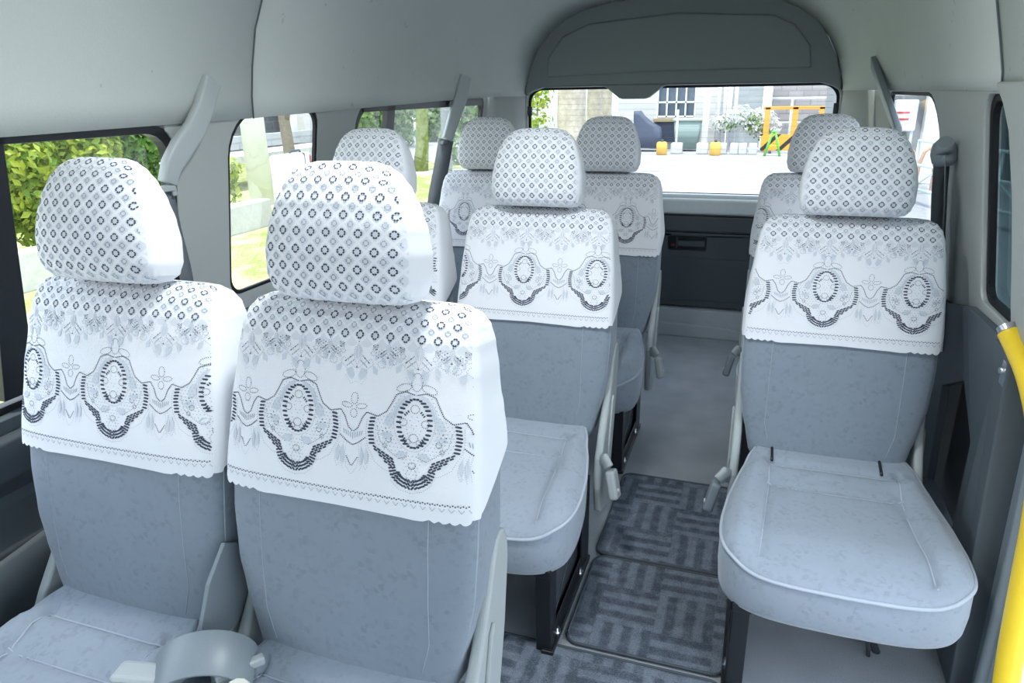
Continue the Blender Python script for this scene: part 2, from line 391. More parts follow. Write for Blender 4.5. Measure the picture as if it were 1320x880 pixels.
# the cab end behind the camera: dashboard wall with the windscreen opening, cab door on the right
mb = MB(); mb.prism([(-1.43, 0), (.54, 0), (.54, .62), (.44, 1.30), (.28, 1.62), (-.444, 1.78), (-1.17, 1.62), (-1.33, 1.30), (-1.43, .62)], 0, .05, lambda x, z, d: (x, -1.6-d, z), holes=[rrect(-1.27, .92, .38, 1.52, .12)])
struct(mb.build('wall_front', PLX, bevel=.01))
mb = MB(); mb.prism([(-1.6, 0), (.40, 0), (.40, 1.27), (-1.6, 1.27)], 0, .05, WR, holes=[rrect(-1.3, .75, .28, 1.22, .06)]); struct(mb.build('door_2', PILLAR, bevel=.008))
# added dome-shaped fill lamp, out of view, to lift the middle and back seats
for yy in (1.0,):
    t = thing('added_fill_light', 'added flat round fill lamp, out of view, on the roof lining above the front seats', 'fill light', (CX, yy, 1.772))
    MB().tube([(0, 0, .004), (0, 0, -.012), (0, 0, -.018)], [.10, .10, .094], 40).build('fill_lamp_rim', PLG, t)
    nb = N('fill_diffuser'); em = nb.n('Emission'); em.inputs[1].default_value = 6; em.inputs[0].default_value = (.93, .97, 1, 1); nb.l(em.outputs[0], nb.out.inputs[0])
    MB().tube([(0, 0, -.017), (0, 0, -.024), (0, 0, -.028)], [.086, .082, .06], 40).build('diffuser', nb.m, t)
    ld = bpy.data.lights.new('fill_lamp', 'AREA'); ld.shape = 'DISK'; ld.size = .17; ld.energy = FILL_W; ld.color = (.93, .97, 1)
    lo = bpy.data.objects.new('fill_lamp', ld); COL.objects.link(lo); lo.parent = t; lo.location = (0, 0, -.032)
# corner trims beside the rear window
for sgn, nm in ((-1, 'trim_12'), (1, 'trim_13')):
    mb = MB()
    mb.loft([[(CX+sgn*px_, YR+py_, z) for px_, py_ in ((.785, -.005), (.81, -.10), (h_-.012, -.34), (h_+.01, -.34), (h_+.01, 0))] for z, h_ in ((0.02, .985), (.62, .985), (1.315, .874))], close=True)
    struct(mb.build(nm, PILLAR, bevel=.012, seg=3))
# dark roof part of the tailgate with its raised field and the hanging lobe
rim = [(-1.222, 1.31), (-1.205, 1.41), (-1.16, 1.50), (-1.10, 1.59), (-1.02, 1.655), (-.92, 1.695), (-.75, 1.725), (-.444, 1.74), (-.13, 1.725), (.03, 1.695), (.12, 1.655), (.19, 1.59), (.25, 1.50), (.30, 1.41), (.325, 1.31)]
low = [(.335, 1.262), (.30, 1.285), (.24, 1.303), (-.47, 1.306), (-.50, 1.298), (-.565, 1.248), (-.585, 1.241), (-.70, 1.241), (-.72, 1.248), (-.785, 1.298), (-.815, 1.306), (-1.13, 1.303), (-1.19, 1.285), (-1.225, 1.262)]
door = MB().prism(rim+low, -.03, .03, rearmap); dr = struct(door.build('door_1', SLATE, bevel=.014, seg=3))
fld = [(-1.10, 1.355), (-1.095, 1.45), (-1.02, 1.55), (-.88, 1.605), (-.444, 1.635), (.0, 1.605), (.10, 1.56), (.175, 1.47), (.19, 1.37), (-.45, 1.372)]
MB().prism(fld, -.044, -.02, rearmap).build('raised_field', SLATE, dr, bevel=.01, seg=3)
# lower tailgate: dark trim with latch recess
lat = rrect(-.415, .555, -.215, .62, .012)
p = MB(); p.prism([(-1.21, .16), (.32, .16), (.32, .565), (-1.21, .565)], -.03, .0, rearmap, holes=[rrect(-.425, .47, -.225, .545, .012)])
p.prism([(-1.21, .575), (.32, .575), (.32, .655), (-1.21, .655)], -.045, .0, rearmap)
p.prism([(-1.15, .20), (.27, .20), (.27, .43), (-1.15, .43)], -.036, -.02, rearmap)
p.build('lower_trim', PLD, dr, bevel=.006)
hb = MB(); hb.prism(rrect(-.425, .47, -.225, .545, .012), -.004, .0, rearmap, holes=[]); hd = hb.build('latch_bowl', BLK, dr)
hb = MB(); hb.prism(rrect(-.375, .493, -.235, .522, .005), -.034, -.018, rearmap); hb.prism([(-.385, .48), (-.378, .48), (-.378, .535), (-.385, .535)], -.03, -.004, rearmap); hb.build('door_handle', PLD, dr, bevel=.003)
hb = MB(); hb.prism(rrect(-.412, .485, -.393, .500, .003), -.010, -.003, rearmap); hb.build('lock_button', plain('red_mark', (.25, .03, .03)), dr)
# light sill and step plate
s_ = MB(); s_.prism([(-1.23, .665), (.34, .665), (.34, .745), (-1.23, .745)], -.05, .0, rearmap); s_.prism([(-1.23, .73), (.34, .73), (.34, .765), (-1.23, .765)], -.02, .03, rearmap); s_.build('sill_panel', plain('sill_paint', (.62, .67, .68), .35), dr, bevel=.014, seg=3)
s_ = MB(); s_.prism([(-1.35, 0), (.46, 0), (.46, .15), (-1.35, .15)], -.055, .0, rearmap); s_.prism([(-1.35, .0), (.46, .0), (.46, .045), (.0, .045), (-.06, .062), (-.13, .07), (-1.35, .07)], -.085, -.05, rearmap)
struct(s_.build('trim_14', plain('step_plate', (.42, .46, .48), .4), bevel=.012, seg=3))
fr = windowframe('window_6', rwin, None, lambda x, z, d: rearmap(x, z, d), .012, BLKR, inset=.03, depth=.012, gd=.034)
hw = MB()
for k in range(18):
    z = .79+k*.0285; hw.tube([(-1.20, YR+.033, z), (.31, YR+.033, z)], .00045, 4)
hw.build('heater_wires', plain('heater_wire', (.25, .2, .16), .6), fr)
for tx in (.322, -1.213): MB().box((tx, YR+.02, 1.185), (.02, .02, .05)).build('wire_terminal', BLK, fr, bevel=.003)
mb = MB(); mb.prism([(-1.40, 1.31), (.52, 1.31), (.50, 1.60), (.30, 1.80), (-.444, 1.87), (-1.18, 1.80), (-1.38, 1.60)], .035, .06, rearmap); struct(mb.build('trim_15', SLATE))

# ================================================================== SEATS
TA = R(10.5); cT, sT = math.cos(TA), math.sin(TA); Z0 = .40
def bt(x, yy, v): return Vector((x, yy*cT+v*sT, Z0+v*cT-yy*sT))
#      v     w     front   back
BK = [(-.042, .150, .045, .075), (-.034, .172, .020, .10), (-.012, .184, .006, .118), (.03, .193, .0, .125), (.09, .208, -.006, .125), (.15, .218, -.012, .125), (.24, .222, -.017, .125), (.32, .221, -.016, .12), (.42, .216, -.010, .115),
      (.50, .209, -.003, .108), (.545, .203, .004, .100), (.57, .196, .012, .094), (.587, .184, .023, .084), (.597, .165, .036, .072), (.600, .14, .047, .062)]
HR = [(.598, .088, -.010, .020), (.603, .107, -.028, .035), (.614, .117, -.040, .046), (.635, .1235, -.048, .050), (.67, .124, -.051, .048), (.705, .119, -.048, .041), (.738, .110, -.042, .031), (.765, .098, -.034, .020), (.784, .084, -.026, .010), (.796, .067, -.017, .002), (.801, .048, -.011, -.002)]
def sering(v, w_, f, b, n=64, e=5.0, grow=0, ef=None):
    out = []; yc = (f+b)/2; d = (b-f)/2+grow; w_ = w_+grow
    for k in range(n):
        a = 2*PI*k/n - PI/2; c, s = math.cos(a), math.sin(a)
        x = math.copysign(abs(c)**(2/e), c)*w_; y = math.copysign(abs(s)**(2/(e if s > 0 else (ef or e))), s)*d
        cr_ = .012*(1-(x/w_)**2) if s < 0 else 0       # crowned front
        out.append(bt(x, yc+y-cr_, v))
    return out
def table(tab, vs, **kw): return [sering(v, interp(tab, v, 1), interp(tab, v, 2), interp(tab, v, 3), **kw) for v in vs]
def vlist(tab, a, b, n):
    vs = sorted(set([t[0] for t in tab if a <= t[0] <= b]+[lerp(a, b, k/n) for k in range(n+1)])); return vs

def project(bvh, guide, x, t, off=.0007):
    o, d = guide(x, t); hit = bvh.ray_cast(o, d, 1.0)
    if hit[0] is None: return None, None
    n = hit[1]
    if n.dot(d) > 0: n = -n
    return hit[0]+n*off, n
def front_guide(v_ref, vc, yc, r):
    """t measured down from v_ref; above vc the rays turn round the top edge"""
    def g(x, t):
        v = v_ref-t
        if v <= vc: return bt(x, -.5, v), bt(0, 1, 0)-bt(0, 0, 0)
        ph = (v-vc)/r; ph = min(ph, 2.2)
        dr_ = bt(0, math.cos(ph), -math.sin(ph))-bt(0, 0, 0); c = bt(x, yc, vc)
        return c-dr_*.4, dr_
    return g
GB = front_guide(.60, .55, .046, .05); GH = front_guide(.80, .765, -.012, .038)

# --- lace drawing primitives: lists of (outline in (x, t), material index)
def P_slit(out, x, t, ln, wd, ang, mi=2):
    c, s = math.cos(ang), math.sin(ang); h, k = ln/2, wd/2
    out.append(([(x+a*c-b*s, t+a*s+b*c) for a, b in ((-h, -k*.6), (-h*.6, -k), (h*.6, -k), (h, -k*.6), (h, k*.6), (h*.6, k), (-h*.6, k), (-h, k*.6))], mi))
def P_dot(out, x, t, r, mi=2): out.append(([(x+r*math.cos(2*PI*k/6), t+r*math.sin(2*PI*k/6)) for k in range(6)], mi))
def P_path(out, pts, step, r, mi=2, close=False):
    if close: pts = pts+[pts[0]]
    acc = 0
    for a, b in zip(pts, pts[1:]):
        L = math.hypot(b[0]-a[0], b[1]-a[1])
        while acc < L:
            f = acc/L; P_dot(out, lerp(a[0], b[0], f), lerp(a[1], b[1], f), r, mi); acc += step
        acc -= L
def ell(cx, cy, rx, ry, tilt=0, n=24, a0=0, a1=2*PI):
    c, s = math.cos(tilt), math.sin(tilt)
    return [(cx+rx*math.cos(a)*c-ry*math.sin(a)*s, cy+rx*math.cos(a)*s+ry*math.sin(a)*c) for a in [a0+(a1-a0)*k/n for k in range(n+1)]]
def P_fill(out, pts, mi=4): out.append((pts, mi))
def rosette(out, x, t, s, mi):
    for k in range(4):
        a = PI/4+k*PI/2; cx, cy = x+math.cos(a)*s*.72, t+math.sin(a)*s*.72; tx, ty = -math.sin(a), math.cos(a)
        for q in (-1, 1): P_slit(out, cx+tx*q*s*.36, cy+ty*q*s*.36, s*.52, s*.36, a+PI/2, mi)
def lattice(out, x0, x1, t0, t1, ph=0):
    P = .025; i0, i1 = int(x0/P)-2, int(x1/P)+2; j0, j1 = int(t0/P)-2, int(t1/P)+2
    for i in range(i0, i1):
        for j in range(j0, j1):
            x, t = i*P, j*P
            if x0 < x < x1 and t0 < t < t1: rosette(out, x, t, .0063, 2)
            x, t = (i+.5)*P, (j+.5)*P
            if x0 < x < x1 and t0 < t < t1: rosette(out, x, t, .0046, 3)
S3 = .00029
def medallion(out, X, T):
    def m(p):
        a = abs(p[0]); a = a*1.24 if a < 215 else 266.6+(a-215)*(341.4-266.6)/110
        return (X+math.copysign(a, p[0])*S3, T+p[1]*S3*1.10)
    def path(pts, st=.0030, r=.00115, mi=2, close=False, mir=True):
        P_path(out, [m(p) for p in pts], st, r, mi, close)
        if mir: P_path(out, [m((-p[0], p[1])) for p in pts], st, r, mi, close)
    path(ell(0, 42, 24, 42), mir=False, r=.0008); path(ell(55, 72, 34, 17, .35), r=.0008)
    path([(8, 100), (45, 90), (85, 105), (105, 150), (125, 190), (165, 218), (215, 205), (252, 235), (285, 285), (325, 305)])
    # light net crescents between the outline and the oval
    for sg in (-1, 1):
        arc_o = ell(0, 215, 98, 118, 0, 10, -PI*.42, -PI*.02); arc_i = ell(0, 222, 82, 108, 0, 10, -PI*.42, -PI*.02)
        q = arc_o+arc_i[::-1]
        for k in range(10): P_fill(out, [m((sg*p[0], p[1])) for p in (arc_o[k], arc_o[k+1], arc_i[k+1], arc_i[k])])
        P_fill(out, [m((sg*a, b)) for a, b in ((100, 190), (125, 210), (135, 250), (105, 262), (90, 240))])
        P_fill(out, [m((sg*a, b)) for a, b in ((20, 370), (60, 365), (80, 390), (40, 405))])
        P_fill(out, [m((sg*a, b)) for a, b in ((95, 290), (135, 285), (150, 300), (110, 320))])
    n = 30
    for k in range(n):
        a = 2*PI*k/n; cx, cy = 68*math.cos(a), 232+112*math.sin(a)
        big = abs(math.sin(a)) < .9
        P_slit(out, *m((cx, cy)), (30 if big else 17)*S3, 11*S3, .12*math.sin(a)*math.copysign(1, math.cos(a)))
    path(ell(0, 232, 90, 130, 0, 30), mir=False, r=.0007, mi=3)
    for cx, cy, r in ((0, 165, 19), (48, 230, 17), (0, 300, 20), (24, 318, 12)): path(ell(cx, cy, r, r, 0, 12), st=.0027, r=.0008, mir=cx > 0)
    for a, b in ((18, 218), (10, 240), (30, 262), (0, 255), (26, 280), (12, 200)): 
        P_dot(out, *m((a, b)), .0008, 3); P_dot(out, *m((-a, b)), .0008, 3)
    for k in range(3):
        for sg in (-1, 1): P_slit(out, *m((sg*(34+k*7), 318-k*12)), 18*S3, 8*S3, sg*.8); P_slit(out, *m((sg*(28+k*7), 178-k*6+k*14)), 14*S3, 7*S3, -sg*.8)
    for sg in (-1, 1):
        for k in range(8): P_slit(out, *m((sg*(186+min(k, 7-k)*2.5), 228+k*17)), 34*S3, 10.5*S3, sg*.12)
        for i in range(5):
            for r_ in range((2, 3, 4, 4, 3)[i]): P_slit(out, *m((sg*(172-i*20-r_*5), 362+i*11+r_*14)), 23*S3, 9.5*S3, sg*(-.45))
        for i in range(9):
            a = .10+i/8*1.40; cx, cy = 93*math.cos(a)+2, 440+92*math.sin(a)
            for r_ in range(3 if i > 1 else 2): P_slit(out, *m((sg*(cx-r_*15*math.cos(a)), cy-r_*16*math.sin(a))), 23*S3, 10*S3, sg*(.5-a*.9))
        for cx, cy, r in ((110, 318, 13), (126, 350, 10)): path([(sg*p[0], p[1]) for p in ell(cx, cy, r, r, 0, 10)], st=.0027, r=.0008, mir=False)
        for a, b in ((125, 270), (140, 282), (118, 284), (134, 298)): P_dot(out, *m((sg*a, b)), .0010)
        path([(sg*a, b) for a, b in ((212, 240), (216, 300), (208, 355), (186, 395), (170, 430), (125, 462), (92, 470), (88, 510), (50, 545), (0, 556))], st=.0036, r=.0007, mi=3, mir=False)
        path([(sg*a, b) for a, b in ((165, 262), (150, 330), (100, 375), (60, 402), (20, 385))], st=.0034, r=.0007, mir=False)
    path(ell(0, 428, 16, 16, 0, 10), st=.0027, r=.0008, mir=False); path(ell(0, 470, 22, 34, 0, 14), mir=False, r=.0007, mi=3)
def netfill(out, X, T):
    tab = [(110, 78), (150, 98), (200, 125), (222, 190), (300, 182), (350, 178), (372, 120), (400, 60), (430, 40), (470, 34), (500, 22)]
    for j in range(24):
        dy = 112+j*17
        if dy > 500: break
        hw_ = interp(tab, dy, 1)
        for i in range(-12, 13):
            dx = i*17+(j % 2)*8.5
            if abs(dx) > hw_ or (dx/96)**2+((dy-232)/136)**2 < 1: continue
            P_dot(out, X+dx*1.24*S3, T+dy*1.10*S3, .00085, 3)
def trough(out, X, T):
    """floret, fringe and pointed leaves between two medallions"""
    def m(p): return (X+p[0]*S3, T+p[1]*S3)
    for e in (ell(0, 155, 19, 30), ell(0, 232, 19, 22), ell(42, 192, 30, 13, -.15), ell(-42, 192, 30, 13, .15)): P_path(out, [m(p) for p in e], .0031, .0008, 2)
    for k in range(-4, 5): P_slit(out, *m((k*13, 350-abs(k)*5)), (34-abs(k)*2)*S3, 4*S3, PI/2+k*.06, 3)
    P_path(out, [m(p) for p in ((-72, 352), (-35, 382), (0, 398), (35, 382), (72, 352))], .0029, .0011)
    for sg in (-1, 1):
        P_path(out, [m((sg*a, b)) for a, b in ((34, 395), (44, 450), (30, 515), (0, 555))], .0032, .0006, 3)
        P_path(out, [m((sg*a, b)) for a, b in ((32, 462), (0, 512))], .0029, .0010)
        P_path(out, [m((sg*a, b)) for a, b in ((50, 390), (68, 440), (62, 500), (48, 530))], .0034, .0006, 3)
        P_path(out, [m((sg*a, b)) for a, b in ((76, 395), (96, 440), (100, 480), (84, 520), (70, 500))], .0034, .0006, 3)
        P_fill(out, [m((sg*a, b)) for a, b in ((52, 400), (66, 440), (60, 490), (50, 505), (46, 450))])
        P_fill(out, [m((sg*a, b)) for a, b in ((80, 405), (94, 440), (92, 480), (80, 495), (72, 450))])
def border(out, X, T, sg=1):
    """blossom band under the lattice; X motif centre"""
    def m(p): return (X+p[0]*S3*sg, T+p[1]*S3*sg)
    for s in (-1, 1):
        P_path(out, [m((s*a, b)) for a, b in ((0, 0), (22, 30), (18, 70), (0, 110))], .0029, .0007, 3)
        P_path(out, [m((s*a, b)) for a, b in ((10, 120), (45, 90), (80, 70), (95, 95), (60, 125), (20, 150))], .0030, .0007, 3)
        for k in range(4):
            P_slit(out, *m((s*(30+k*12), 60+k*10)), 13*S3, 5*S3, s*.7, 2 if k % 2 else 3)
            P_slit(out, *m((s*(22+k*11), 85+k*9)), 13*S3, 5*S3, s*.9, 3)
        for i in range(4):
            for j in range(3): P_dot(out, *m((s*(105+i*13), 20+j*16+(i % 2)*8)), .0010, 2 if (i+j) % 3 == 0 else 3)
        P_path(out, [m((s*p[0], p[1])) for p in ell(140, 92, 22, 18)], .0030, .0008, 3)
        P_fill(out, [m((s*a, b)) for a, b in ((28, 118), (60, 135), (50, 165), (25, 185), (12, 160))])
        P_fill(out, [m((s*a, b)) for a, b in ((90, 100), (120, 120), (118, 150), (95, 140))])
        P_fill(out, [m((s*a, b)) for a, b in ((5, 10), (16, 35), (12, 60), (3, 80))])
    P_dot(out, *m((0, 118)), .0014); P_dot(out, *m((0, -12)), .001)
    P_path(out, [m(p) for p in ((-60, 165), (-30, 205), (0, 190), (30, 205), (60, 165))], .0036, .0006, 3)
def cape_marks(phase):
    out = []; PER = .198
    lattice(out, -.19, .19, -.035, .062)
    for k in range(-3, 4):
        X = phase+k*PER
        medallion(out, X, .098); netfill(out, X, .098); trough(out, X+PER/2, .100)
        border(out, X, .058); border(out, X+PER/2, .064)
        for q_ in (-.25, .25): border(out, X+q_*PER, .060, .6)
    for k in range(-60, 61): P_dot(out, k*.0038, .2865+(k % 2)*.0016, .00125)
    for k in range(-20, 21):
        x = k*.0145
        P_path(out, [(x-.004, .2925), (x, .2975), (x+.004, .2925)], .0020, .0008, 3)
    return out
def head_marks():
    out = []; lattice(out, -.118, .118, -.02, .198); return out

def build_cover(name, rings, uvs, sides, marks, guide, mats, xlim, parent, extra_scallop=None):
    mb = MB(); mb.loft(rings, capa=False, capb=True)
    n = len(rings[0]); nb = len(mb.v)
    bvh = BVHTree.FromPolygons(mb.v, [f for f in mb.f])
    for f, (pts, mi) in enumerate([]): pass
    sl = {'0': 0}
    cen = None
    for pts, mi in marks:
        if max(abs(p[0]) for p in pts) > .23: continue
        vs = []; ok = True
        for x, t in pts:
            q, nn = project(bvh, guide, x, t)
            if q is None or abs(q.x) > xlim(t) or abs(nn.x) > .62: ok = False; break
            vs.append(q)
        if not ok: continue
        b = len(mb.v); mb.v += vs; mb.face(range(b, b+len(vs)), mi, False)
    o = mb.build(name, mats, parent, fixn=False)
    me = o.data
    ul = me.uv_layers.new(name='lace'); us = me.uv_layers.new(name='side')
    for li, l in enumerate(me.loops):
        vi = l.vertex_index
        if vi < nb: ul.data[li].uv = uvs[vi]; us.data[li].uv = (sides[vi], 0)
        else: ul.data[li].uv = (0, 0); us.data[li].uv = (1, 0)
    return o

N_ = 128
def cape_data(flare=.005, hemv=.292, left_drop=0.0):
    vs = vlist(BK, .20, .600, 40); vs = [v for v in vs if v >= hemv]
    if vs[0] > hemv+.001: vs = [hemv]+vs
    rings = []; uvs = []; sides = []
    nu = 46
    tab = [BK[-1][0]-(BK[-1][0]-hemv)*k/nu for k in range(nu+1)][::-1]
    tab = sorted(set([round(t, 5) for t in tab]+[b[0] for b in BK if b[0] > hemv+.005]))
    for v in tab:
        fl = flare*max(0, (.50-v)/.2)
        wv = interp(BK, v, 1); f = interp(BK, v, 2); b = interp(BK, v, 3)
        ring = []
        base = sering(v, wv, f-fl*.6, b, n=N_, grow=.004+fl*.45, e=8.5)
        for k, p in enumerate(base):
            a = 2*PI*k/N_-PI/2; s = math.sin(a); x = p.x
            side = 1.0 if (s > -.0 or abs(x) > wv-.004) else 0.0
            # hem: scalloped in front, rising towards the back on the gussets
            yl = (p-bt(0, 0, v)).y; fr = min(1, max(0, (yl-f)/(b-f)))
            lift = 0
            vf = (v-hemv)/(.600-hemv)                       # 0 at hem, 1 on top
            if vf < .55:
                kx = (1-vf/.55)
                if side == 0: lift = -.0042*abs(math.sin(x*PI/.0155))*(kx**6) + kx*left_drop*(x/.22)
                lift += kx*(.10*fr**1.2 if s > -.2 else 0) - kx*.004*(1 if side == 0 else 0)
            ring.append(p+Vector((0, sT*lift, cT*lift)))
            t = .60-v
            if v > .55:
                ang = math.atan2(v-.55, max(.001, .046-f)); t = .05-.05*ang
            uvs.append((x, t)); sides.append(side)
        rings.append(ring)
    return rings, uvs, sides
def head_data():
    vs = vlist(HR, HR[0][0], HR[-1][0], 26); rings = []; uvs = []; sides = []
    for v in vs:
        wv, f, b = interp(HR, v, 1), interp(HR, v, 2), interp(HR, v, 3)
        base = sering(v, wv, f, b, n=N_, e=4.6, grow=.002)
        for k, p in enumerate(base):
            a = 2*PI*k/N_-PI/2; s = math.sin(a); x = p.x
            # little gathers at the lower edge
            g = max(0, 1-(v-HR[0][0])/.03); 
            p.x += .0015*g*math.sin(k*1.3); p.y += .0018*g*math.sin(k*.9)
            t = .80-v
            if v > .765: t = .035-.038*math.atan2(v-.765, max(.001, -.012-f))
            uvs.append((x, t)); sides.append(1.0 if (s > .0 or abs(x) > wv-.005) else 0.0)
        rings.append(base)
    return rings, uvs, sides
HM = head_marks(); HD = head_data()

# --- cushion ------------------------------------------------------------
CUSH_OUT = []
def cush_w(y):   # half width along the depth
    return interp([(-.48, .240), (-.40, .246), (-.30, .243), (-.20, .233), (-.12, .216), (-.06, .200), (.0, .192), (.06, .19)], y, 1)
def outline(n=112):
    pts = []
    yb, yf = .05, -.455
    for k in range(n):
        a = 2*PI*k/n; c, s = math.cos(a), math.sin(a)
        e = 5.5 if s > 0 else 5.2
        X = math.copysign(abs(c)**(2/e), c); Y = math.copysign(abs(s)**(2/e), s)
        y = (yb+yf)/2+Y*(yb-yf)/2
        y -= .018*(1-X*X) if s < 0 else 0
        pts.append((X*cush_w(y), y))
    return pts
def top_z(x, y):
    edge = interp([(-.48, .338), (-.42, .352), (-.32, .362), (-.20, .366), (-.12, .372), (-.07, .385), (-.02, .398), (.05, .412)], y, 1)
    w_ = cush_w(y); ax = abs(x)/w_
    z = edge
    # dished middle between the bolsters
    bol = interp([(.0, 0), (.55, 0.002), (.62, .005), (.70, .022), (.84, .028), (.93, .018), (1.0, 0.0)], ax, 1)
    k = 1 if y > -.36 else max(0, 1-(-.36-y)/.10)
    kk = 1 if y < -.09 else max(0, 1-(y+.09)/.05)
    z += bol*k*kk+.004*(1-ax*ax)
    z += .012*math.exp(-((y+.36)/.08)**2)*(1-ax**3)
    return z
def groove(x, y):
    g = 0
    def gs(d, wd=.008, dp=.009): return dp*math.exp(-(d/wd)**2)
    w_ = cush_w(y); sx_ = .145+max(0, -y-.15)*.07
    if -.42 < y < -.03: g += gs(abs(x)-sx_)
    if abs(x) < sx_+.01: g += gs(y+.135)+gs(y+.055)
    return g
def cushion_mesh():
    mb = MB(); o = outline(); n = len(o)
    def ring(sc, zf): return [Vector((x*sc, (y+.20)*sc-.20, zf(x*sc, (y+.20)*sc-.20))) for x, y in o]
    rings = []
    rings.append([Vector((x*.93, (y+.2)*.93-.2, .245)) for x, y in o])
    rings.append([Vector((x*.985, (y+.2)*.985-.2, .240)) for x, y in o])
    rings.append([Vector((x*1.0, (y+.2)*1.0-.2, .252)) for x, y in o])
    rings.append([Vector((x*1.012, (y+.2)*1.012-.2, .29)) for x, y in o])
    rings.append([Vector((x*1.008, (y+.2)*1.008-.2, top_z(x*.99, y)-.020)) for x, y in o])
    rings.append([Vector((x*1.0, (y+.2)*1.0-.2, top_z(x*.99, y)-.006)) for x, y in o])
    for sc in (.985, .96, .93, .90, .87, .84, .81, .78, .75, .72, .69, .66, .63, .60, .57, .54, .5, .46, .42, .38, .34, .3, .26, .22, .18, .14, .1, .06, .03):
        rings.append(ring(sc, lambda x, y: top_z(x, y)-groove(x, y)))
    mb.loft(rings)
    # piping round the top edge
    pp = [Vector((x*1.004, (y+.2)*1.004-.2, top_z(x*.99, y)-.008)) for x, y in o if y < -.0]
    pp = [Vector((x*1.006, (y+.2)*1.006-.2, top_z(x*.99, y)-.008)) for x, y in o]
    k0 = max(range(n), key=lambda k: o[k][1] if abs(o[k][0]) < .05 else -9)
    pp = pp[k0:]+pp[:k0+1]
    mb.tube(pp, .0042, 8, 1, cap=False)
    # seams
    def seam(pts, m=1): mb.tube([Vector((x, y, top_z(x, y)-groove(x, y)+.0012)) for x, y in pts], .0017, 6, m)
    for sg in (-1, 1): seam([(sg*(.145+max(0, -y-.15)*.07), y) for y in [-.05-.38*k/30 for k in range(31)]])
    seam([(-.15+.30*k/20, -.135) for k in range(21)]); seam([(-.15+.30*k/20, -.055) for k in range(21)])
    return mb
def side_plate(sx_, y0, z0, y1, z1, r, th, tilt=0, n=8):
    """rounded plastic plate in the YZ plane"""
    loop = rrect(y0, z0, y1, z1, r, n); c, s = math.cos(tilt), math.sin(tilt); cy, cz = (y0+y1)/2, (z0+z1)/2
    loop = [(cy+(a-cy)*c-(b-cz)*s, cz+(a-cy)*s+(b-cz)*c) for a, b in loop]
    return loop

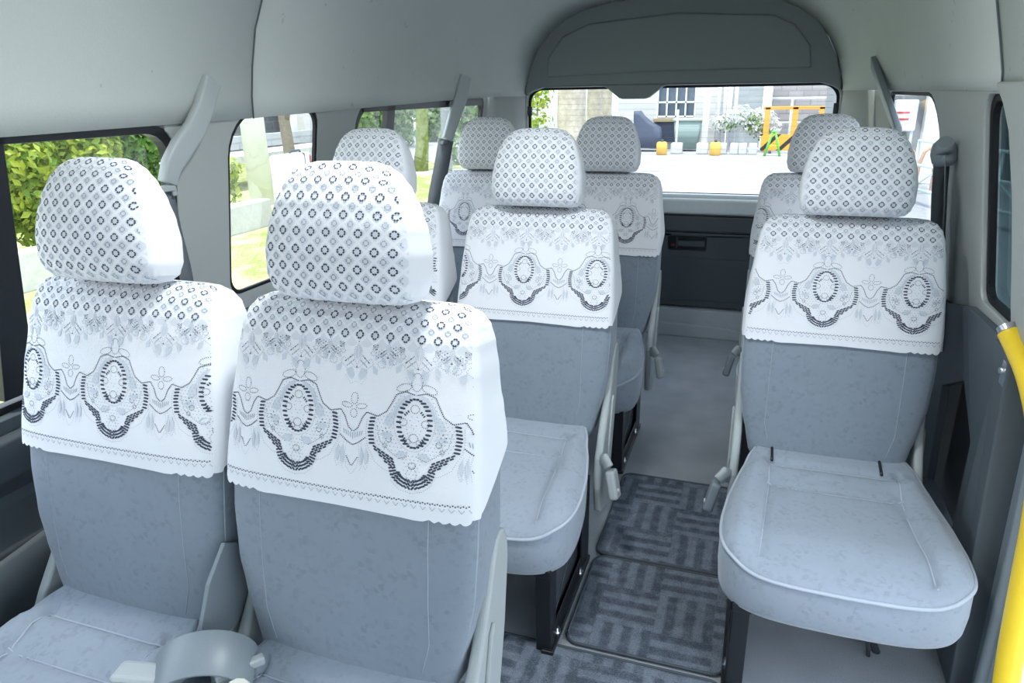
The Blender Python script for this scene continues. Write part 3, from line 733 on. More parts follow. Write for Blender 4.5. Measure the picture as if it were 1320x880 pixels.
MARKS = {}
def make_seat(label, loc, rz=0, cs=.93, cdx=0.0, phase=0.0, aisle=1, cover=LACE, tone=None, drop=0.0, hemv=.292, legs=(1, -1), rod=False, slots=False, tilt=0, plates=(1,), buckle=None, group='lace covered passenger seats'):
    t = thing('passenger_seat', label, 'seat', loc, rz, group)
    # backrest
    mb = MB(); mb.loft(table(BK, vlist(BK, BK[0][0], BK[-1][0], 36), n=96, e=7.5))
    bvh = BVHTree.FromPolygons(mb.v, mb.f)
    def on(x, v, off=.0006):
        h = bvh.ray_cast(bt(x, -.5, v), bt(0, 1, 0)-bt(0, 0, 0), 2)
        return h[0]+h[1]*0 if h[0] else None
    for sg in (-1, 1):
        pts = [on(sg*(.150 if v > .07 else .150-(.07-v)*.25), v) for v in [.012+k*.02 for k in range(24)]]
        mb.tube([p for p in pts if p], .0010, 6, 1)
    # edge seam where face meets the side border
    for sg in (-1, 1):
        pts = [bt(sg*(interp(BK, v, 1)-.003), interp(BK, v, 2)+.022, v) for v in [.02+k*.02 for k in range(28)]]
        mb.tube(pts, .0022, 6, 1)
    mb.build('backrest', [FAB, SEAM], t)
    br = [o for o in t.children if o.name.startswith('backrest')][0] if t.children else None
    # lace cape
    key = (round(phase, 3), drop, hemv)
    rings, uvs, sides = cape_data(left_drop=drop, hemv=hemv)
    cov = build_cover('lace_cover', rings, uvs, sides, cape_marks(phase), GB, [cover, cover, HOLE, HOLE2, NET], lambda q: .224, t)
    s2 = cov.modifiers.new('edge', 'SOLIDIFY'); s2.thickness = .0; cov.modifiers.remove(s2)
    # headrest
    hp = MB()
    for sg in (-1, 1): hp.tube([bt(sg*.05, .012+.035, .57), bt(sg*.05, .012, .64)], .006, 10)
    hp.loft([sering(v, interp(HR, v, 1)-.012, interp(HR, v, 2)+.012, interp(HR, v, 3)-.010, n=32, e=4) for v in (.600, .64, .70, .75, .785)])
    h = hp.build('headrest', PLD, t)
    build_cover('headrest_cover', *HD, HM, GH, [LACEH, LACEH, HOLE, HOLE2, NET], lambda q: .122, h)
    # cushion
    global CUSH_ME
    if CUSH_ME is None:
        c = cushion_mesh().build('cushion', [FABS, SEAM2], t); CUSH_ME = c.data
    else:
        c = bpy.data.objects.new('cushion', CUSH_ME); COL.objects.link(c); c.parent = t
    c.scale.x = cs; c.location.x = cdx
    if slots:
        for sx_ in (-.125, .125): MB().tube([(sx_, y_, top_z(sx_, y_)+.0015) for y_ in (.012, -.004, -.02, -.036, -.052)], .0035, 8).build('belt_slot', BLK, t)
    # side hinge covers
    for sg in plates:
        m = lambda u, v_, w_: (sg*(.203+w_*.85), u, v_)
        pl = MB()
        lo = [(-.035, .16), (.03, .14), (.075, .16), (.105, .26), (.150, .42), (.172, .54), (.171, .575), (.160, .602), (.140, .612), (.118, .602), (.10, .57), (.082, .53), (.040, .45), (-.01, .38), (-.04, .33), (-.05, .24)]
        pl.prism(lo, 0, .026, m); hc = pl.build('hinge_cover', PLG, t, bevel=.010, seg=4)
        q = MB(); q.prism([(.03, .30), (.050, .30), (.088, .45), (.082, .475), (.066, .46), (.03, .34)], .024, .034, m)
        q.build('recline_lever', PLG, hc, bevel=.004, seg=2)
    if buckle:
        sg = buckle; bk = MB()
        bk.tube([(sg*.222, -.03, .32), (sg*.235, -.045, .335), (sg*.248, -.055, .318)], [.020, .020, .018], 12, flat=.5)
        bk2 = MB(); bk2.box((0, 0, 0), (.026, .048, .080)); ro = Matrix.Rotation(R(-sg*14), 3, 'Y') @ Matrix.Rotation(R(-14), 3, 'X')
        bk2.v = [ro @ v_ + Vector((sg*.262, -.06, .272)) for v_ in bk2.v]
        b = bk.build('belt_buckle', PLG, t, bevel=.003); bk2.build('buckle_body', PLM if sg < 0 else PLG, b, bevel=.008, seg=3)
        bd = MB(); bd.tube([(sg*.2765, -.072, .262), (sg*.281, -.072, .262)], .006, 10); bd.build('buckle_button', plain('button_silver', (.6, .6, .6), .3), b)
    # legs
    for sg in legs:
        lx = sg*.172
        lg = MB()
        lg.box((lx, -.425, .125), (.036, .012, .25)); lg.box((lx+sg*.016, -.405, .125), (.006, .05, .25))
        lg.box((lx+sg*.018, -.08, .14), (.005, .09, .27)); lg.box((lx+.0, -.038, .14), (.036, .010, .27))
        lg.box((lx+sg*.012, -.24, .012), (.03, .40, .012)); lg.box((lx+sg*.0, -.24, .235), (.04, .40, .02)); lg.box((lx+sg*.018, -.24, .04), (.004, .38, .05))
        lo = lg.build('leg', BLK, t, bevel=.003)
        pn = MB(); pn.box((lx+sg*.004, -.24, .125), (.003, .36, .22)); pn.build('leg_panel', PLD, lo)
        for yy in (-.37, -.13):
            bl = MB(); bl.tube([(lx+sg*.016, yy, .016), (lx+sg*.016, yy, .0235), (lx+sg*.016, yy, .024), (lx+sg*.016, yy, .034)], [.012, .012, .0075, .0075], 10)
            bl.build('bolt', STEEL, lo)
        ed = MB(); ed.bar((lx+sg*.008, -.40, .03), (lx+sg*.008, -.10, .20), .002, .003); ed.build('edge_highlight', STEEL, lo)  # thin bright bar standing in for the highlight on the panel edge
    if rod:
        MB().tube([(.06, -.34, .25), (.10, -.24, .12), (.15, -.20, .0)], .009, 10).build('leg', PLD, t); MB().tube([(.08, -.34, .25), (.13, -.22, .0)], .005, 8).build('cable', PLD, t)
    return t
CUSH_ME = None
ROW = dict(A=.782, B=1.737, C=2.636, D=1.756, E=2.734)
make_seat('front row window seat in white lace cover beside the long garden window', (-1.031, ROW['A'], 0), cs=.90, phase=.022, plates=(-1, 1), legs=(1, -1))
make_seat('front row aisle seat in white lace cover with a large lace headrest', (-.567, ROW['A'], 0), cs=.90, phase=.124, plates=(-1, 1), legs=(1, -1))
make_seat('middle row window seat mostly hidden behind the front aisle seat', (-1.06, ROW['B'], 0), phase=.03, plates=(-1, 1))
make_seat('middle row aisle seat with lace cover and grey buckle hanging over the aisle', (-.558, ROW['B'], 0), phase=-.022, buckle=1)
make_seat('back row window seat with shaded lace cover before the rear corner', (-1.038, ROW['C'], 0), phase=-.09)
make_seat('back row aisle seat in bluish lace cover in front of tailgate window', (-.554, ROW['C'], 0), phase=.095, buckle=1)
make_seat('single seat on the door side showing its whole pale blue grey cushion', (.224, ROW['D'], 0), cs=1.0, cdx=.014, phase=-.045, plates=(-1, 1), legs=(-1,), rod=True, slots=True, buckle=-1, drop=0.0)
make_seat('rear single seat in dark shaded lace behind the pale single seat', (.221, ROW['E'], 0), phase=.0, plates=(-1,), legs=(-1, 1), buckle=-1)

# ================================================================== FLOOR MATS
def floor_mat(x0, y0, x1, y1, label, r=.03):
    mb = MB(); lo = rrect(x0, y0, x1, y1, r)
    mb.prism(lo, .0, .008, lambda u, v, w_: (u, v, w_)); o = mb.build('floor_mat', mk_mat_carpet_m, None)
    tag(o, label, 'mat', 'patterned aisle mats'); 
    ed = MB(); pts = [(a, b, .008) for a, b in lo]; ed.tube(pts+[pts[0]], .0035, 6); e = ed.build('binding', PLD, o)
    return o
mk_mat_carpet_m = mk_mat_carpet()
floor_mat(-.35, 1.725, .03, 2.205, 'rear piece of patterned aisle carpet, farthest down the aisle')
floor_mat(-.345, 1.355, .03, 1.715, 'middle piece of patterned aisle carpet beside black seat leg')
floor_mat(-.80, .70, .03, 1.335, 'front piece of patterned carpet along bottom edge behind near seats')

# ================================================================== BELTS AND SMALL TRIM
def sleeve(pts, wid, th, parent, up):
    mb = MB(); b = []
    for i, p in enumerate(pts):
        t = (Vector(pts[min(i+1, len(pts)-1)])-Vector(pts[max(i-1, 0)])).normalized(); wv = Vector(up); wv = (wv-t*wv.dot(t)).normalized(); nn = t.cross(wv)
        ww = wid[i] if isinstance(wid, list) else wid
        b.append([Vector(p)+wv*x*ww/2+nn*y*th/2 for x, y in rrect(-1, -1, 1, 1, .35, 3)])
    mb.loft(b); return mb
# first belt, left pillar
b1 = thing('seat_belt', 'wide pale grey belt guide arm on left pillar with dark strap behind front window seat', 'seat belt', (-1.30, 1.45, .9))
def wp(px, py, side, inset):
    d = FWD + RGT*((px-660)/FPX) - UPV*((py-440)/FPX); o = Vector((0, 0, CZ))
    t = (.985-inset-.16*(o.z-.62)-side*(o.x-CX))/(side*d.x+.16*d.z); return o+d*t
def rel(t, pts): return [Vector(p)-t.location for p in pts]
pts = [wp(272, 104, -1, .01), wp(262, 140, -1, .02), wp(250, 168, -1, .03), wp(233, 192, -1, .035), wp(221, 213, -1, .035), wp(216, 236, -1, .035)]
sleeve(rel(b1, pts), [.052, .050, .054, .058, .052, .044], .024, b1, (0, 1, 0)).build('guide_arm', PLG, b1, bevel=.002)
g = MB(); c0 = Vector(rel(b1, [wp(213, 243, -1, .035)])[0]); g.box(c0, (.02, .05, .014)); g.tube([c0+Vector((0, -.028, .018)), c0+Vector((0, -.03, -.002)), c0+Vector((0, -.02, -.016))], .008, 10); g.tube([c0+Vector((0, .024, .0)), c0+Vector((0, .026, -.02))], .007, 10); g.build('belt_ring', PLG, b1, bevel=.003)
s = MB(); s.strip(rel(b1, [wp(214, 244, -1, .03), wp(218, 262, -1, .03), wp(226, 300, -1, .03), wp(238, 345, -1, .03), wp(252, 420, -1, .03)]), (0, 1, 0), .042); s.build('strap', WEB, b1)
# rear left belt
b2 = thing('seat_belt', 'slim pale guide arm with dark strap hanging in front of rearmost side window', 'seat belt', (-1.28, 3.0, .9))
sleeve(rel(b2, [wp(600, 98, -1, .03), wp(594, 125, -1, .03), wp(585, 152, -1, .03), wp(576, 180, -1, .03)]), [.055, .06, .055, .045], .025, b2, (.55, .8, 0)).build('guide_arm', PLG, b2, bevel=.002)
s = MB(); s.strip(rel(b2, [wp(575, 180, -1, .03), wp(570, 210, -1, .03), wp(562, 250, -1, .03), wp(556, 300, -1, .03)]), (.6, .8, 0), .075); s.build('strap', WEB, b2)
g = MB(); c0 = Vector(rel(b2, [wp(573, 183, -1, .03)])[0]); g.tube([c0+Vector((0, -.03, 0)), c0+Vector((0, .03, 0))], .008, 8); g.build('belt_ring', PLM, b2)
# rear right belt arm
b3 = thing('seat_belt', 'dark slanting belt guide arm under the roof beside right side window', 'seat belt', (.40, 3.2, 1.1))
sleeve(rel(b3, [wp(1126, 80, 1, .03), wp(1136, 110, 1, .03), wp(1148, 142, 1, .03), wp(1158, 170, 1, .03)]), [.05, .05, .045, .036], .022, b3, (0, 1, 0)).build('guide_arm', PLM, b3, bevel=.002)
g = MB(); c0 = Vector(rel(b3, [wp(1159, 174, 1, .03)])[0]); g.tube([c0+Vector((0, -.018, 0)), c0+Vector((0, .018, -.002))], .007, 8); g.build('belt_ring', STEEL, b3)
# right belt on the pillar behind the single seat
b4 = thing('seat_belt', 'rounded grey belt anchor and wide dark strap on right pillar behind pale single seat', 'seat belt', (.41, 2.1, .9))
g = MB(); g.tube(rel(b4, [wp(1219, 183, 1, .03), wp(1217, 190, 1, .03), wp(1216, 198, 1, .03), wp(1217, 208, 1, .03), wp(1217, 214, 1, .03)]), [.018, .027, .029, .027, .018], 16); g.build('anchor_cover', PLM, b4)
s = MB(); s.strip(rel(b4, [wp(1214, 208, 1, .03), wp(1211, 250, 1, .03), wp(1209, 300, 1, .03), wp(1208, 360, 1, .03), wp(1207, 450, 1, .03)]), (.75, .65, 0), .055); s.build('strap', WEB, b4)
s = MB(); s.strip(rel(b4, [wp(1219, 205, 1, .03), wp(1218, 260, 1, .03), wp(1214, 330, 1, .03), wp(1210, 450, 1, .03)]), (.3, 1, 0), .03); s.build('strap', PLM, b4)
# lap buckle and strap loop lying between the two front seats
b5 = thing('lap_belt', 'folded grey lap belt with plastic buckle lying between the two front seats', 'seat belt', (-.80, .68, .42))
lp = MB()
arc = [Vector((-.035+.075*math.cos(a)*1.0, 0, .005+.05*math.sin(a))) for a in [PI*(1.02-k/18*1.05) for k in range(19)]]
rz_ = Matrix.Rotation(R(28), 3, 'Z')
lp.strip([rz_ @ (p+Vector((.07, -.035, -.006))) for p in arc], tuple(rz_ @ Vector((0, 1, .35))), .074, .004); lp.build('strap', PLM, b5, bevel=.001)
bx = MB(); bx.box((0, 0, 0), (.085, .045, .030)); bx.v = [Matrix.Rotation(R(12), 3, 'Z') @ v + Vector((-.040, -.050, .008)) for v in bx.v]; bk = bx.build('buckle_body', PLG, b5, bevel=.010, seg=3)
bx = MB(); bx.box((0, 0, 0), (.05, .035, .018)); bx.v = [Matrix.Rotation(R(-15), 3, 'Z') @ v + Vector((.0, -.035, .012)) for v in bx.v]; bx.build('buckle_stem', PLM, b5, bevel=.005, seg=2)
bx = MB(); bx.box((0, 0, 0), (.016, .075, .014)); bx.v = [Matrix.Rotation(R(-38), 3, 'Z') @ v + Vector((.098, .01, .012)) for v in bx.v]; bx.build('strap_slider', PLG, b5, bevel=.003)
bx = MB(); bx.tube([(.095, -.02, -.015), (.12, -.02, 0), (.125, -.03, .01)], .02, 12); bx.build('belt_stalk', plain('cream_plastic', (.7, .7, .62), .4), b5)
# bracket plates between the front seats
b6 = thing('seat_bracket', 'grey plastic bracket and belt stalks rising between the two front seats', 'bracket', (-.80, .80, .40))
bx = MB(); 
bx.prism([(-.10, .02), (.02, .0), (.05, .06), (.045, .14), (.0, .17), (-.05, .12)], -.004, .004, lambda u, v, w_: (w_, u, v))
bx.build('bracket_plate', PLM, b6, bevel=.001, seg=2)

# yellow handrail by the sliding door
hr = thing('grab_rail', 'yellow padded grab rail with bare metal end bolted beside the sliding door', 'handrail', (.49, 1.3, .5))
rp = [at(1297, 420, 'x', .48), at(1306, 438, 'x', .49), at(1330, 490, 'x', .50), at(1345, 570, 'x', .50), at(1340, 650, 'x', .50), at(1320, 750, 'x', .50), at(1299, 860, 'x', .50), at(1288, 960, 'x', .50)]
def smooth(pts, k=3):
    for _ in range(k):
        q = [pts[0]]
        for a, b in zip(pts, pts[1:]): q += [a.lerp(b, .25), a.lerp(b, .75)]
        q.append(pts[-1]); pts = q
    return pts
rs = smooth(rel(hr, rp)); MB().tube(rs[:8], .0175, 20).build('metal_tube', STEEL, hr); MB().tube(rs[7:], .0205, 20).build('yellow_sleeve', YEL, hr)
g = MB(); c0 = Vector(rel(hr, [at(1304, 482, 'x', .50)])[0]); g.box(c0, (.03, .03, .05)); g.build('mount_plate', STEEL, hr, bevel=.003)
g = MB(); c1 = Vector(rel(hr, [at(1297, 477, 'x', .49)])[0]); g.tube([c1+Vector((-.012, -.004, 0)), c1+Vector((.01, 0, 0))], .006, 10); g.build('bolt', STEEL, hr)

# ================================================================== OUTSIDE
GZ = -.65
GRASS = mk_ground('lawn', (.16, .24, .05), (.46, .50, .18), 30, (.50, .47, .26))
ASPH = mk_ground('pale_asphalt', (.30, .31, .32), (.38, .39, .40), 12)
CONC = mk_ground('pale_concrete', (.50, .50, .47), (.62, .62, .58), 8)
WALLW = plain('white_render', (.75, .75, .73), .8, .2, scale=4)
def gbox(name, c, d, mat, label=None, cat=None, group=None, bevel=.02, rz=0, kind=None):
    mb = MB(); mb.box((0, 0, 0), d); o = mb.build(name, mat, None, bevel=bevel); o.location = c; o.rotation_euler = (0, 0, rz)
    return tag(o, label, cat, group, kind)
gbox('ground', (4, 16, GZ-.05), (50, 60, .1), ASPH, kind='structure', bevel=0)
gbox('lawn', (-14.2, 8, GZ-.02), (21.5, 24, .08), GRASS, kind='structure', bevel=0)
gbox('path', (-6.8, 17.5, GZ+.01), (9, 1.1, .06), CONC, kind='structure', bevel=.01, rz=.35)
LEAF1 = mk_leaf('leaf_green', (.05, .16, .02), (.22, .38, .04)); LEAF2 = mk_leaf('leaf_yellow_green', (.12, .25, .02), (.50, .55, .06)); LEAF3 = mk_leaf('leaf_pale', (.14, .26, .10), (.38, .50, .22))
BARK = mk_ground('bark', (.16, .13, .10), (.32, .28, .22), 20); MOSS = mk_ground('mossy_bark', (.10, .14, .03), (.28, .32, .08), 10)
def leafblob(mb, c, r, n, size, rnd, squash=1):
    for _ in range(n):
        d = Vector((rnd.gauss(0, 1), rnd.gauss(0, 1), rnd.gauss(0, 1))).normalized(); rr = rnd.uniform(.55, 1.05)
        p = Vector(c)+Vector((d.x*r[0], d.y*r[1], d.z*r[2]))*rr
        nrm = (d+Vector((rnd.uniform(-.8, .8), rnd.uniform(-.8, .8), rnd.uniform(-.2, .9)))).normalized()
        x = nrm.cross(Vector((rnd.uniform(-1, 1), rnd.uniform(-1, 1), rnd.uniform(-1, 1)))).normalized(); y = nrm.cross(x); s = size*rnd.uniform(.6, 1.3)
        b = len(mb.v); mb.v += [p-x*s*.5, p-y*s*.28+nrm*s*.08, p+x*s*.5, p+y*s*.28+nrm*s*.08]; mb.face((b, b+1, b+2, b+3), 0, False)
def bush(name, c, blobs, leaf, label, cat='bush', size=.12, n=260, seed=1, group=None, stem=True):
    rnd = random.Random(seed); t = thing(name, label, cat, c, 0, group); mb = MB()
    for (x, y, z, r) in blobs: leafblob(mb, (x, y, z), (r, r, r*.9), n, size, rnd)
    mb.build('foliage', leaf, t, fixn=False)
    if stem:
        st = MB()
        for (x, y, z, r) in blobs: st.tube([(x*.6, y*.6, 0), (x*.8, y*.8, z*.5), (x, y, z)], [.04, .03, .015], 6)
        st.build('stem', BARK, t)
    return t
def tree(name, c, h, r, blobs, leaf, bark, label, size=.16, n=400, seed=1, lean=(0, 0), fork=False, group=None):
    rnd = random.Random(seed); t = thing(name, label, 'tree', c, 0, group)
    tr = MB(); tr.tube([(lean[0]*k/6*h/3+.03*math.sin(k*2), lean[1]*k/6, h*k/6) for k in range(7)], [r*1.25, r, r*.92, r*.88, r*.82, r*.76, r*.7], 14)
    if fork: tr.tube([(0, 0, h*.35), (.25, .1, h*.6), (.45, .2, h)], [r*.8, r*.6, r*.5], 10)
    tr.build('trunk', bark, t)
    if blobs:
        mb = MB()
        for (x, y, z, q) in blobs: leafblob(mb, (x, y, z), (q, q, q*.8), n, size, rnd)
        mb.build('foliage', leaf, t, fixn=False)
    return t
# garden seen through the long left window
def gp(px, py): return at(px, py, 'z', GZ)
gbox('planter_wall', (-7.35, 6.2, GZ+.22), (.25, 6.4, .42), CONC, 'low pale concrete planter wall at the edge of the lawn', 'wall', bevel=.02)
for k, (x, y, s_, lf, lb) in enumerate([(-8.1, 4.3, 1, LEAF1, 'broad leaved dark green shrub at far left of the planter'), (-8.2, 5.2, 1.0, LEAF1, 'green ivy shrub left of centre in the planter'), (-8.1, 6.1, 1, LEAF2, 'yellow green shrub above the front window headrest'), (-8.1, 7.0, 1, LEAF2, 'yellow green shrub next to the belt guide arm'), (-8.2, 7.9, 1, LEAF1, 'leafy green shrub behind the belt guide arm')]):
    bush('shrub', (x, y, GZ+.1), [(0, 0, .75, .42), (.1, -.1, 1.25, .40), (-.1, .1, 1.3, .42), (.2, .05, .45, .38), (0, 0, 1.75, .42)], lf, lb, size=.11, n=850, seed=k+3, group='planter shrubs')
bush('shrub', (-7.9, 8.95, GZ+.10), [(0, 0, .45, .36), (.1, .1, .75, .28)], LEAF2, 'small bright bush at the planter end beside the white column', size=.13, n=260, seed=31)
gbox('building_wall', (-16.0, 14, 2.3), (.4, 22, 6), mk_tiles('dark_tiles', (.10, .11, .12), (.16, .17, .18), .6, .3), 'dark grey tiled building wall beyond the garden', 'building', bevel=0)
c = gp(352, 262); 
def col_(px0, px1, py, x, label, z1=4.0):
    a = at(px0, py, 'x', x); b = at(px1, py, 'x', x); r = (b.y-a.y)/2; 
    mb = MB(); mb.tube([(0, 0, 0), (0, 0, z1-GZ)], r*.70, 28); mb.tube([(0, 0, 0), (0, 0, .06)], r*.8, 28); o = mb.build('column', WALLW); o.location = (x, (a.y+b.y)/2, GZ); return tag(o, label, 'column')
col_(316, 344, 200, -8.6, 'thick round white column in front of the dark tiled wall')
gbox('balcony_slab', (-11.2, 14.2, .02), (1.2, 8.5, .16), CONC, 'pale balcony slab running behind the white column', 'balcony', bevel=.01)
gbox('balcony_parapet', (-11.7, 14.2, .28), (.2, 8.5, .30), mk_tiles('parapet', (.42, .44, .43), (.3, .3, .3), 1.2, .5), 'low grey parapet standing on the balcony slab', 'parapet', bevel=.01)
tr_ = at(357, 195, 'x', -10.2)
tree('courtyard_tree', (-10.0, tr_.y+.15, GZ), 4.2, .13, [(.2, .0, 2.4, .4), (-.3, .5, 2.2, .35), (.3, -.5, 2.3, .3)], LEAF2, BARK, 'forked bare trunk tree with few yellow leaves behind the white column', n=60, fork=True, size=.14)
a = at(372, 170, 'x', -12.0); b = at(381, 170, 'x', -12.0); gbox('post', (-12.0, (a.y+b.y)/2, 1.4), (.2, (b.y-a.y), 4.1), WALLW, 'narrow white post beside the courtyard tree', 'post')
a = at(390, 170, 'x', -14.6); gbox('annex_wall', (-14.7, a.y+1.9, 1.6), (.3, 3.6, 4.5), plain('cream_render', (.68, .66, .62), .8, .2, scale=4), 'blank cream wall at the right side of the courtyard', 'building')
# white suitcase-like box with dark and red bands on the lawn
a = at(354, 215, 'x', -6.2); b = at(398, 212, 'x', -6.2)
vb = thing('equipment_case', 'white rounded case with dark and red bands beyond the second window', 'case', (-6.2, (a.y+b.y)/2, GZ))
hh = at(372, 198, 'x', -6.2).z-GZ; ww = b.y-a.y
q = MB(); q.box((0, -.02, hh/2), (.22, ww*.9, hh)); q.build('body', WHT, vb, bevel=.05, seg=4)
q = MB(); q.box((0, ww*.20, hh/2), (.225, .05, hh+.01)); q.build('dark_band', PLD, vb, bevel=.05, seg=3)
q = MB(); q.box((0, ww*.36, hh*.5), (.228, .10, hh*.99)); q.build('red_band', plain('red_band', (.45, .05, .06), .4), vb, bevel=.05, seg=3)
q = MB(); q.tube([(0, -.02, hh), (0, 0, hh+.03), (0, ww*.25, hh+.03), (0, ww*.28, hh)], .015, 8); q.build('handle', PLD, vb)
# garden seen through the last left window
for k, (px, py, s_, lf, lb) in enumerate([(480, 205, 1, LEAF1, 'dense dark shrub at left of the last side window'), (515, 205, 1, LEAF3, 'pale round shrub left of the mossy trunk'), (560, 200, 1, LEAF3, 'pale shrub right of the mossy trunk'), (600, 205, 1.0, LEAF3, 'pale shrub by the rear left corner of the van')]):
    g0 = at(px, 168, 'x', -13.5); bush('shrub', (-13.5, g0.y, GZ), [(0, 0, .6, .7), (.2, -.3, 1.3, .8), (-.2, .3, 1.4, .8), (0, 0, 2.2, .8), (0, .1, 3.0, .8)], lf, lb, size=.24, n=520, seed=k+11, group='garden shrubs beyond the lawn')
g0 = gp(542, 222)
tree('mossy_tree', (g0.x, g0.y, GZ), 4.2, .17, [(.0, .0, 3.5, .9)], LEAF1, MOSS, 'thick leaning mossy tree trunk on the sunny lawn', n=200, lean=(.25, .2))
gbox('utility_post', (-6.3, at(575, 170, 'x', -6.3).y, 1.0), (.12, .28, 3.3), plain('post_grey', (.20, .22, .23), .6), 'broad grey post at the right part of the last side window', 'post')
for k, px in enumerate((430, 475, 525)):
    g0 = at(px, 150, 'x', -17.0); tree('background_tree', (-17, g0.y, GZ), 4, .2, [(0, 0, 3, 1.2), (.3, .2, 4.5, 1.2), (0, -.2, 1.8, 1.1)], LEAF1, BARK, ['leafy tree far left behind the garden shrubs', 'leafy tree in the middle behind the garden shrubs', 'leafy tree nearest the mossy trunk behind the garden shrubs'][k], size=.35, n=500, seed=k+50)

for k, (px, lab) in enumerate(((602, 'tall green shrub beyond the rear left corner of the van'),)):
    g0 = at(px, 160, 'y', 19.6); bush('shrub', (g0.x, g0.y, GZ), [(0, 0, .6, .8), (.2, .2, 1.5, .9), (0, 0, 2.6, 1.0), (-.2, 0, 3.6, .9)], (LEAF3, LEAF2)[k], lab, size=.26, n=420, seed=k+41, group='garden shrubs beyond the lawn')
# --- yard behind the tailgate
def yp(px, py, y=25): return at(px, py, 'y', y)
YB = 26.0
bw = thing('building', 'pale building with gridded window across the yard', 'building', (-2, YB, GZ))
x0, x1 = yp(770, 110, YB).x, yp(935, 110, YB).x
def rb(px0, px1, py0, py1, y): 
    a = yp(px0, py0, y); b = yp(px1, py1, y); return min(a.x, b.x), max(a.x, b.x), min(a.z, b.z), max(a.z, b.z)
q = MB(); wx0, wx1, wz0, wz1 = rb(849, 895, 112, 152, YB)
X0, X1 = rb(640, 936, 112, 150, YB)[:2]
q.prism([(X0+.5, 0), (X1, 0), (X1, 5), (X0+.5, 5)], 0, .3, lambda u, v, w_: (u+2, w_, v), holes=[[(wx0, wz0-GZ), (wx1, wz0-GZ), (wx1, wz1-GZ+.6), (wx0, wz1-GZ+.6)]])
q.build('facade', mk_tiles('facade_tiles', (.62, .62, .58), (.52, .52, .49), .8, .25, 'X'), bw)
q = MB()
for k in range(5): q.box((lerp(wx0, wx1, k/4)+2, .02, (wz0+wz1)/2-GZ+.3), (.05, .08, wz1-wz0+.6))
for zz in (0, .46): q.box(((wx0+wx1)/2+2, .02, lerp(wz0, wz1, zz)-GZ+.05), (wx1-wx0, .08, .06))
q.build('window_grid', plain('white_aluminium', (.7, .74, .76), .4), bw)
q = MB(); q.box(((wx0+wx1)/2+2, .2, (wz0+wz1)/2-GZ+.3), (wx1-wx0, .02, wz1-wz0+.6)); q.build('window_pane', plain('dusky_glass', (.09, .13, .17), .15), bw)
q = MB(); q.box(((wx0+wx1)/2+2, -.1, wz0-GZ-.06), (wx1-wx0+.2, .3, .10)); q.build('window_sill', plain('sill_brown', (.35, .28, .16), .6), bw)
q = MB(); a0, a1, z0, z1 = rb(838, 880, 158, 183, YB); q.box(((a0+a1)/2+2, -.05, (z0+z1)/2-GZ), (a1-a0, .1, z1-z0)); q.build('cellar_opening', plain('dark_void', (.06, .08, .12), .4), bw)
pw_ = plain('pipe_white', (.75, .74, .78), .5)
for px in (926, 934, 941, 948):
    a0 = yp(px, 140, YB-.3).x; MB().tube([(a0+2, -.3, 0), (a0+2, -.3, 4)], .06, 8).build('drain_pipe', pw_, bw)
a0, a1, z0, z1 = rb(944, 984, 112, 160, YB+1.0)
gbox('annex', ((a0+a1)/2, YB+1.4, 1.5), (a1-a0, .3, 4.3), mk_tiles('annex_shutter', (.46, .50, .50), (.36, .40, .40), 6, .2, 'X', 0), 'grey green shuttered doorway right of the building', 'building')
gbox('door_post', ((a0+a1)/2+(a1-a0)*.55, YB+.9, 1.5), (.3, .3, 4.3), WALLW, 'white door post right of the shuttered doorway', 'post')
a0, a1, z0, z1 = rb(985, 1085, 112, 160, YB+2)
gbox('block_wall', ((a0+a1)/2+3, YB+2.2, 1.2), (a1-a0+6, .3, 3.9), mk_tiles('blocks', (.36, .34, .33), (.25, .24, .24), .5, .25, 'X'), 'rough grey block wall behind the orange barrier', 'wall')
# guard rail on the block wall
q = MB()
for k in range(6): xx = lerp(a0-.2, a1+3, k/5); q.tube([(xx, YB+1.6, GZ), (xx, YB+1.6, .95)], .04, 8)
q.tube([(a0-.3, YB+1.6, .95), (a1+3, YB+1.6, .95)], .04, 8); q.tube([(a0-.3, YB+1.6, .15), (a1+3, YB+1.6, .15)], .03, 8); tag(q.build('guard_rail', plain('rail_white', (.7, .76, .76), .5)), 'pale tubular railing in front of the grey block wall', 'railing')
# orange road barrier with striped board
ob = thing('road_barrier', 'orange framed road barrier with black striped board at the yard edge', 'barrier', (0, 24.6, GZ))
OR = plain('orange_board', (.85, .33, .05), .5); a0, a1, z0, z1 = rb(985, 1058, 138, 196, 24.6)
q = MB()
for xx in (a0+.12, lerp(a0, a1, .52), a1-.1): q.box((xx, 0, (z0+z1)/2-GZ), (.17, .06, z1-z0))
q.box(((a0+a1)/2, 0, z1-GZ-.03), (a1-a0, .06, .10)); q.build('frame', OR, ob, bevel=.01)
_, _, s0, s1 = rb(985, 1030, 173, 194, 24.6)
def mk_stripe():
    nb = N('hazard_stripes'); o = nb.n('TexCoord').outputs['Object']; s = nb.n('SeparateXYZ'); nb.l(o, s.inputs[0])
    f = nb.math('GREATER_THAN', nb.math('FRACT', nb.math('ADD', nb.math('MULTIPLY', nb.math('SUBTRACT', s.outputs[0], s.outputs[2]), 1.9), 20)), .68)
    nb.bsdf(nb.mix(f, (.85, .36, .04), (.02, .02, .02)), .6); return nb.m
q = MB(); q.box((lerp(a0, a1, .5), -.06, (s0+s1)/2-GZ), (a1-a0, .03, s1-s0)); q.build('striped_board', mk_stripe(), ob)
for xx in (a0+.3, a1-.3): MB().box((xx, 0, .03), (.08, .5, .05)).build('foot', PLD, ob)
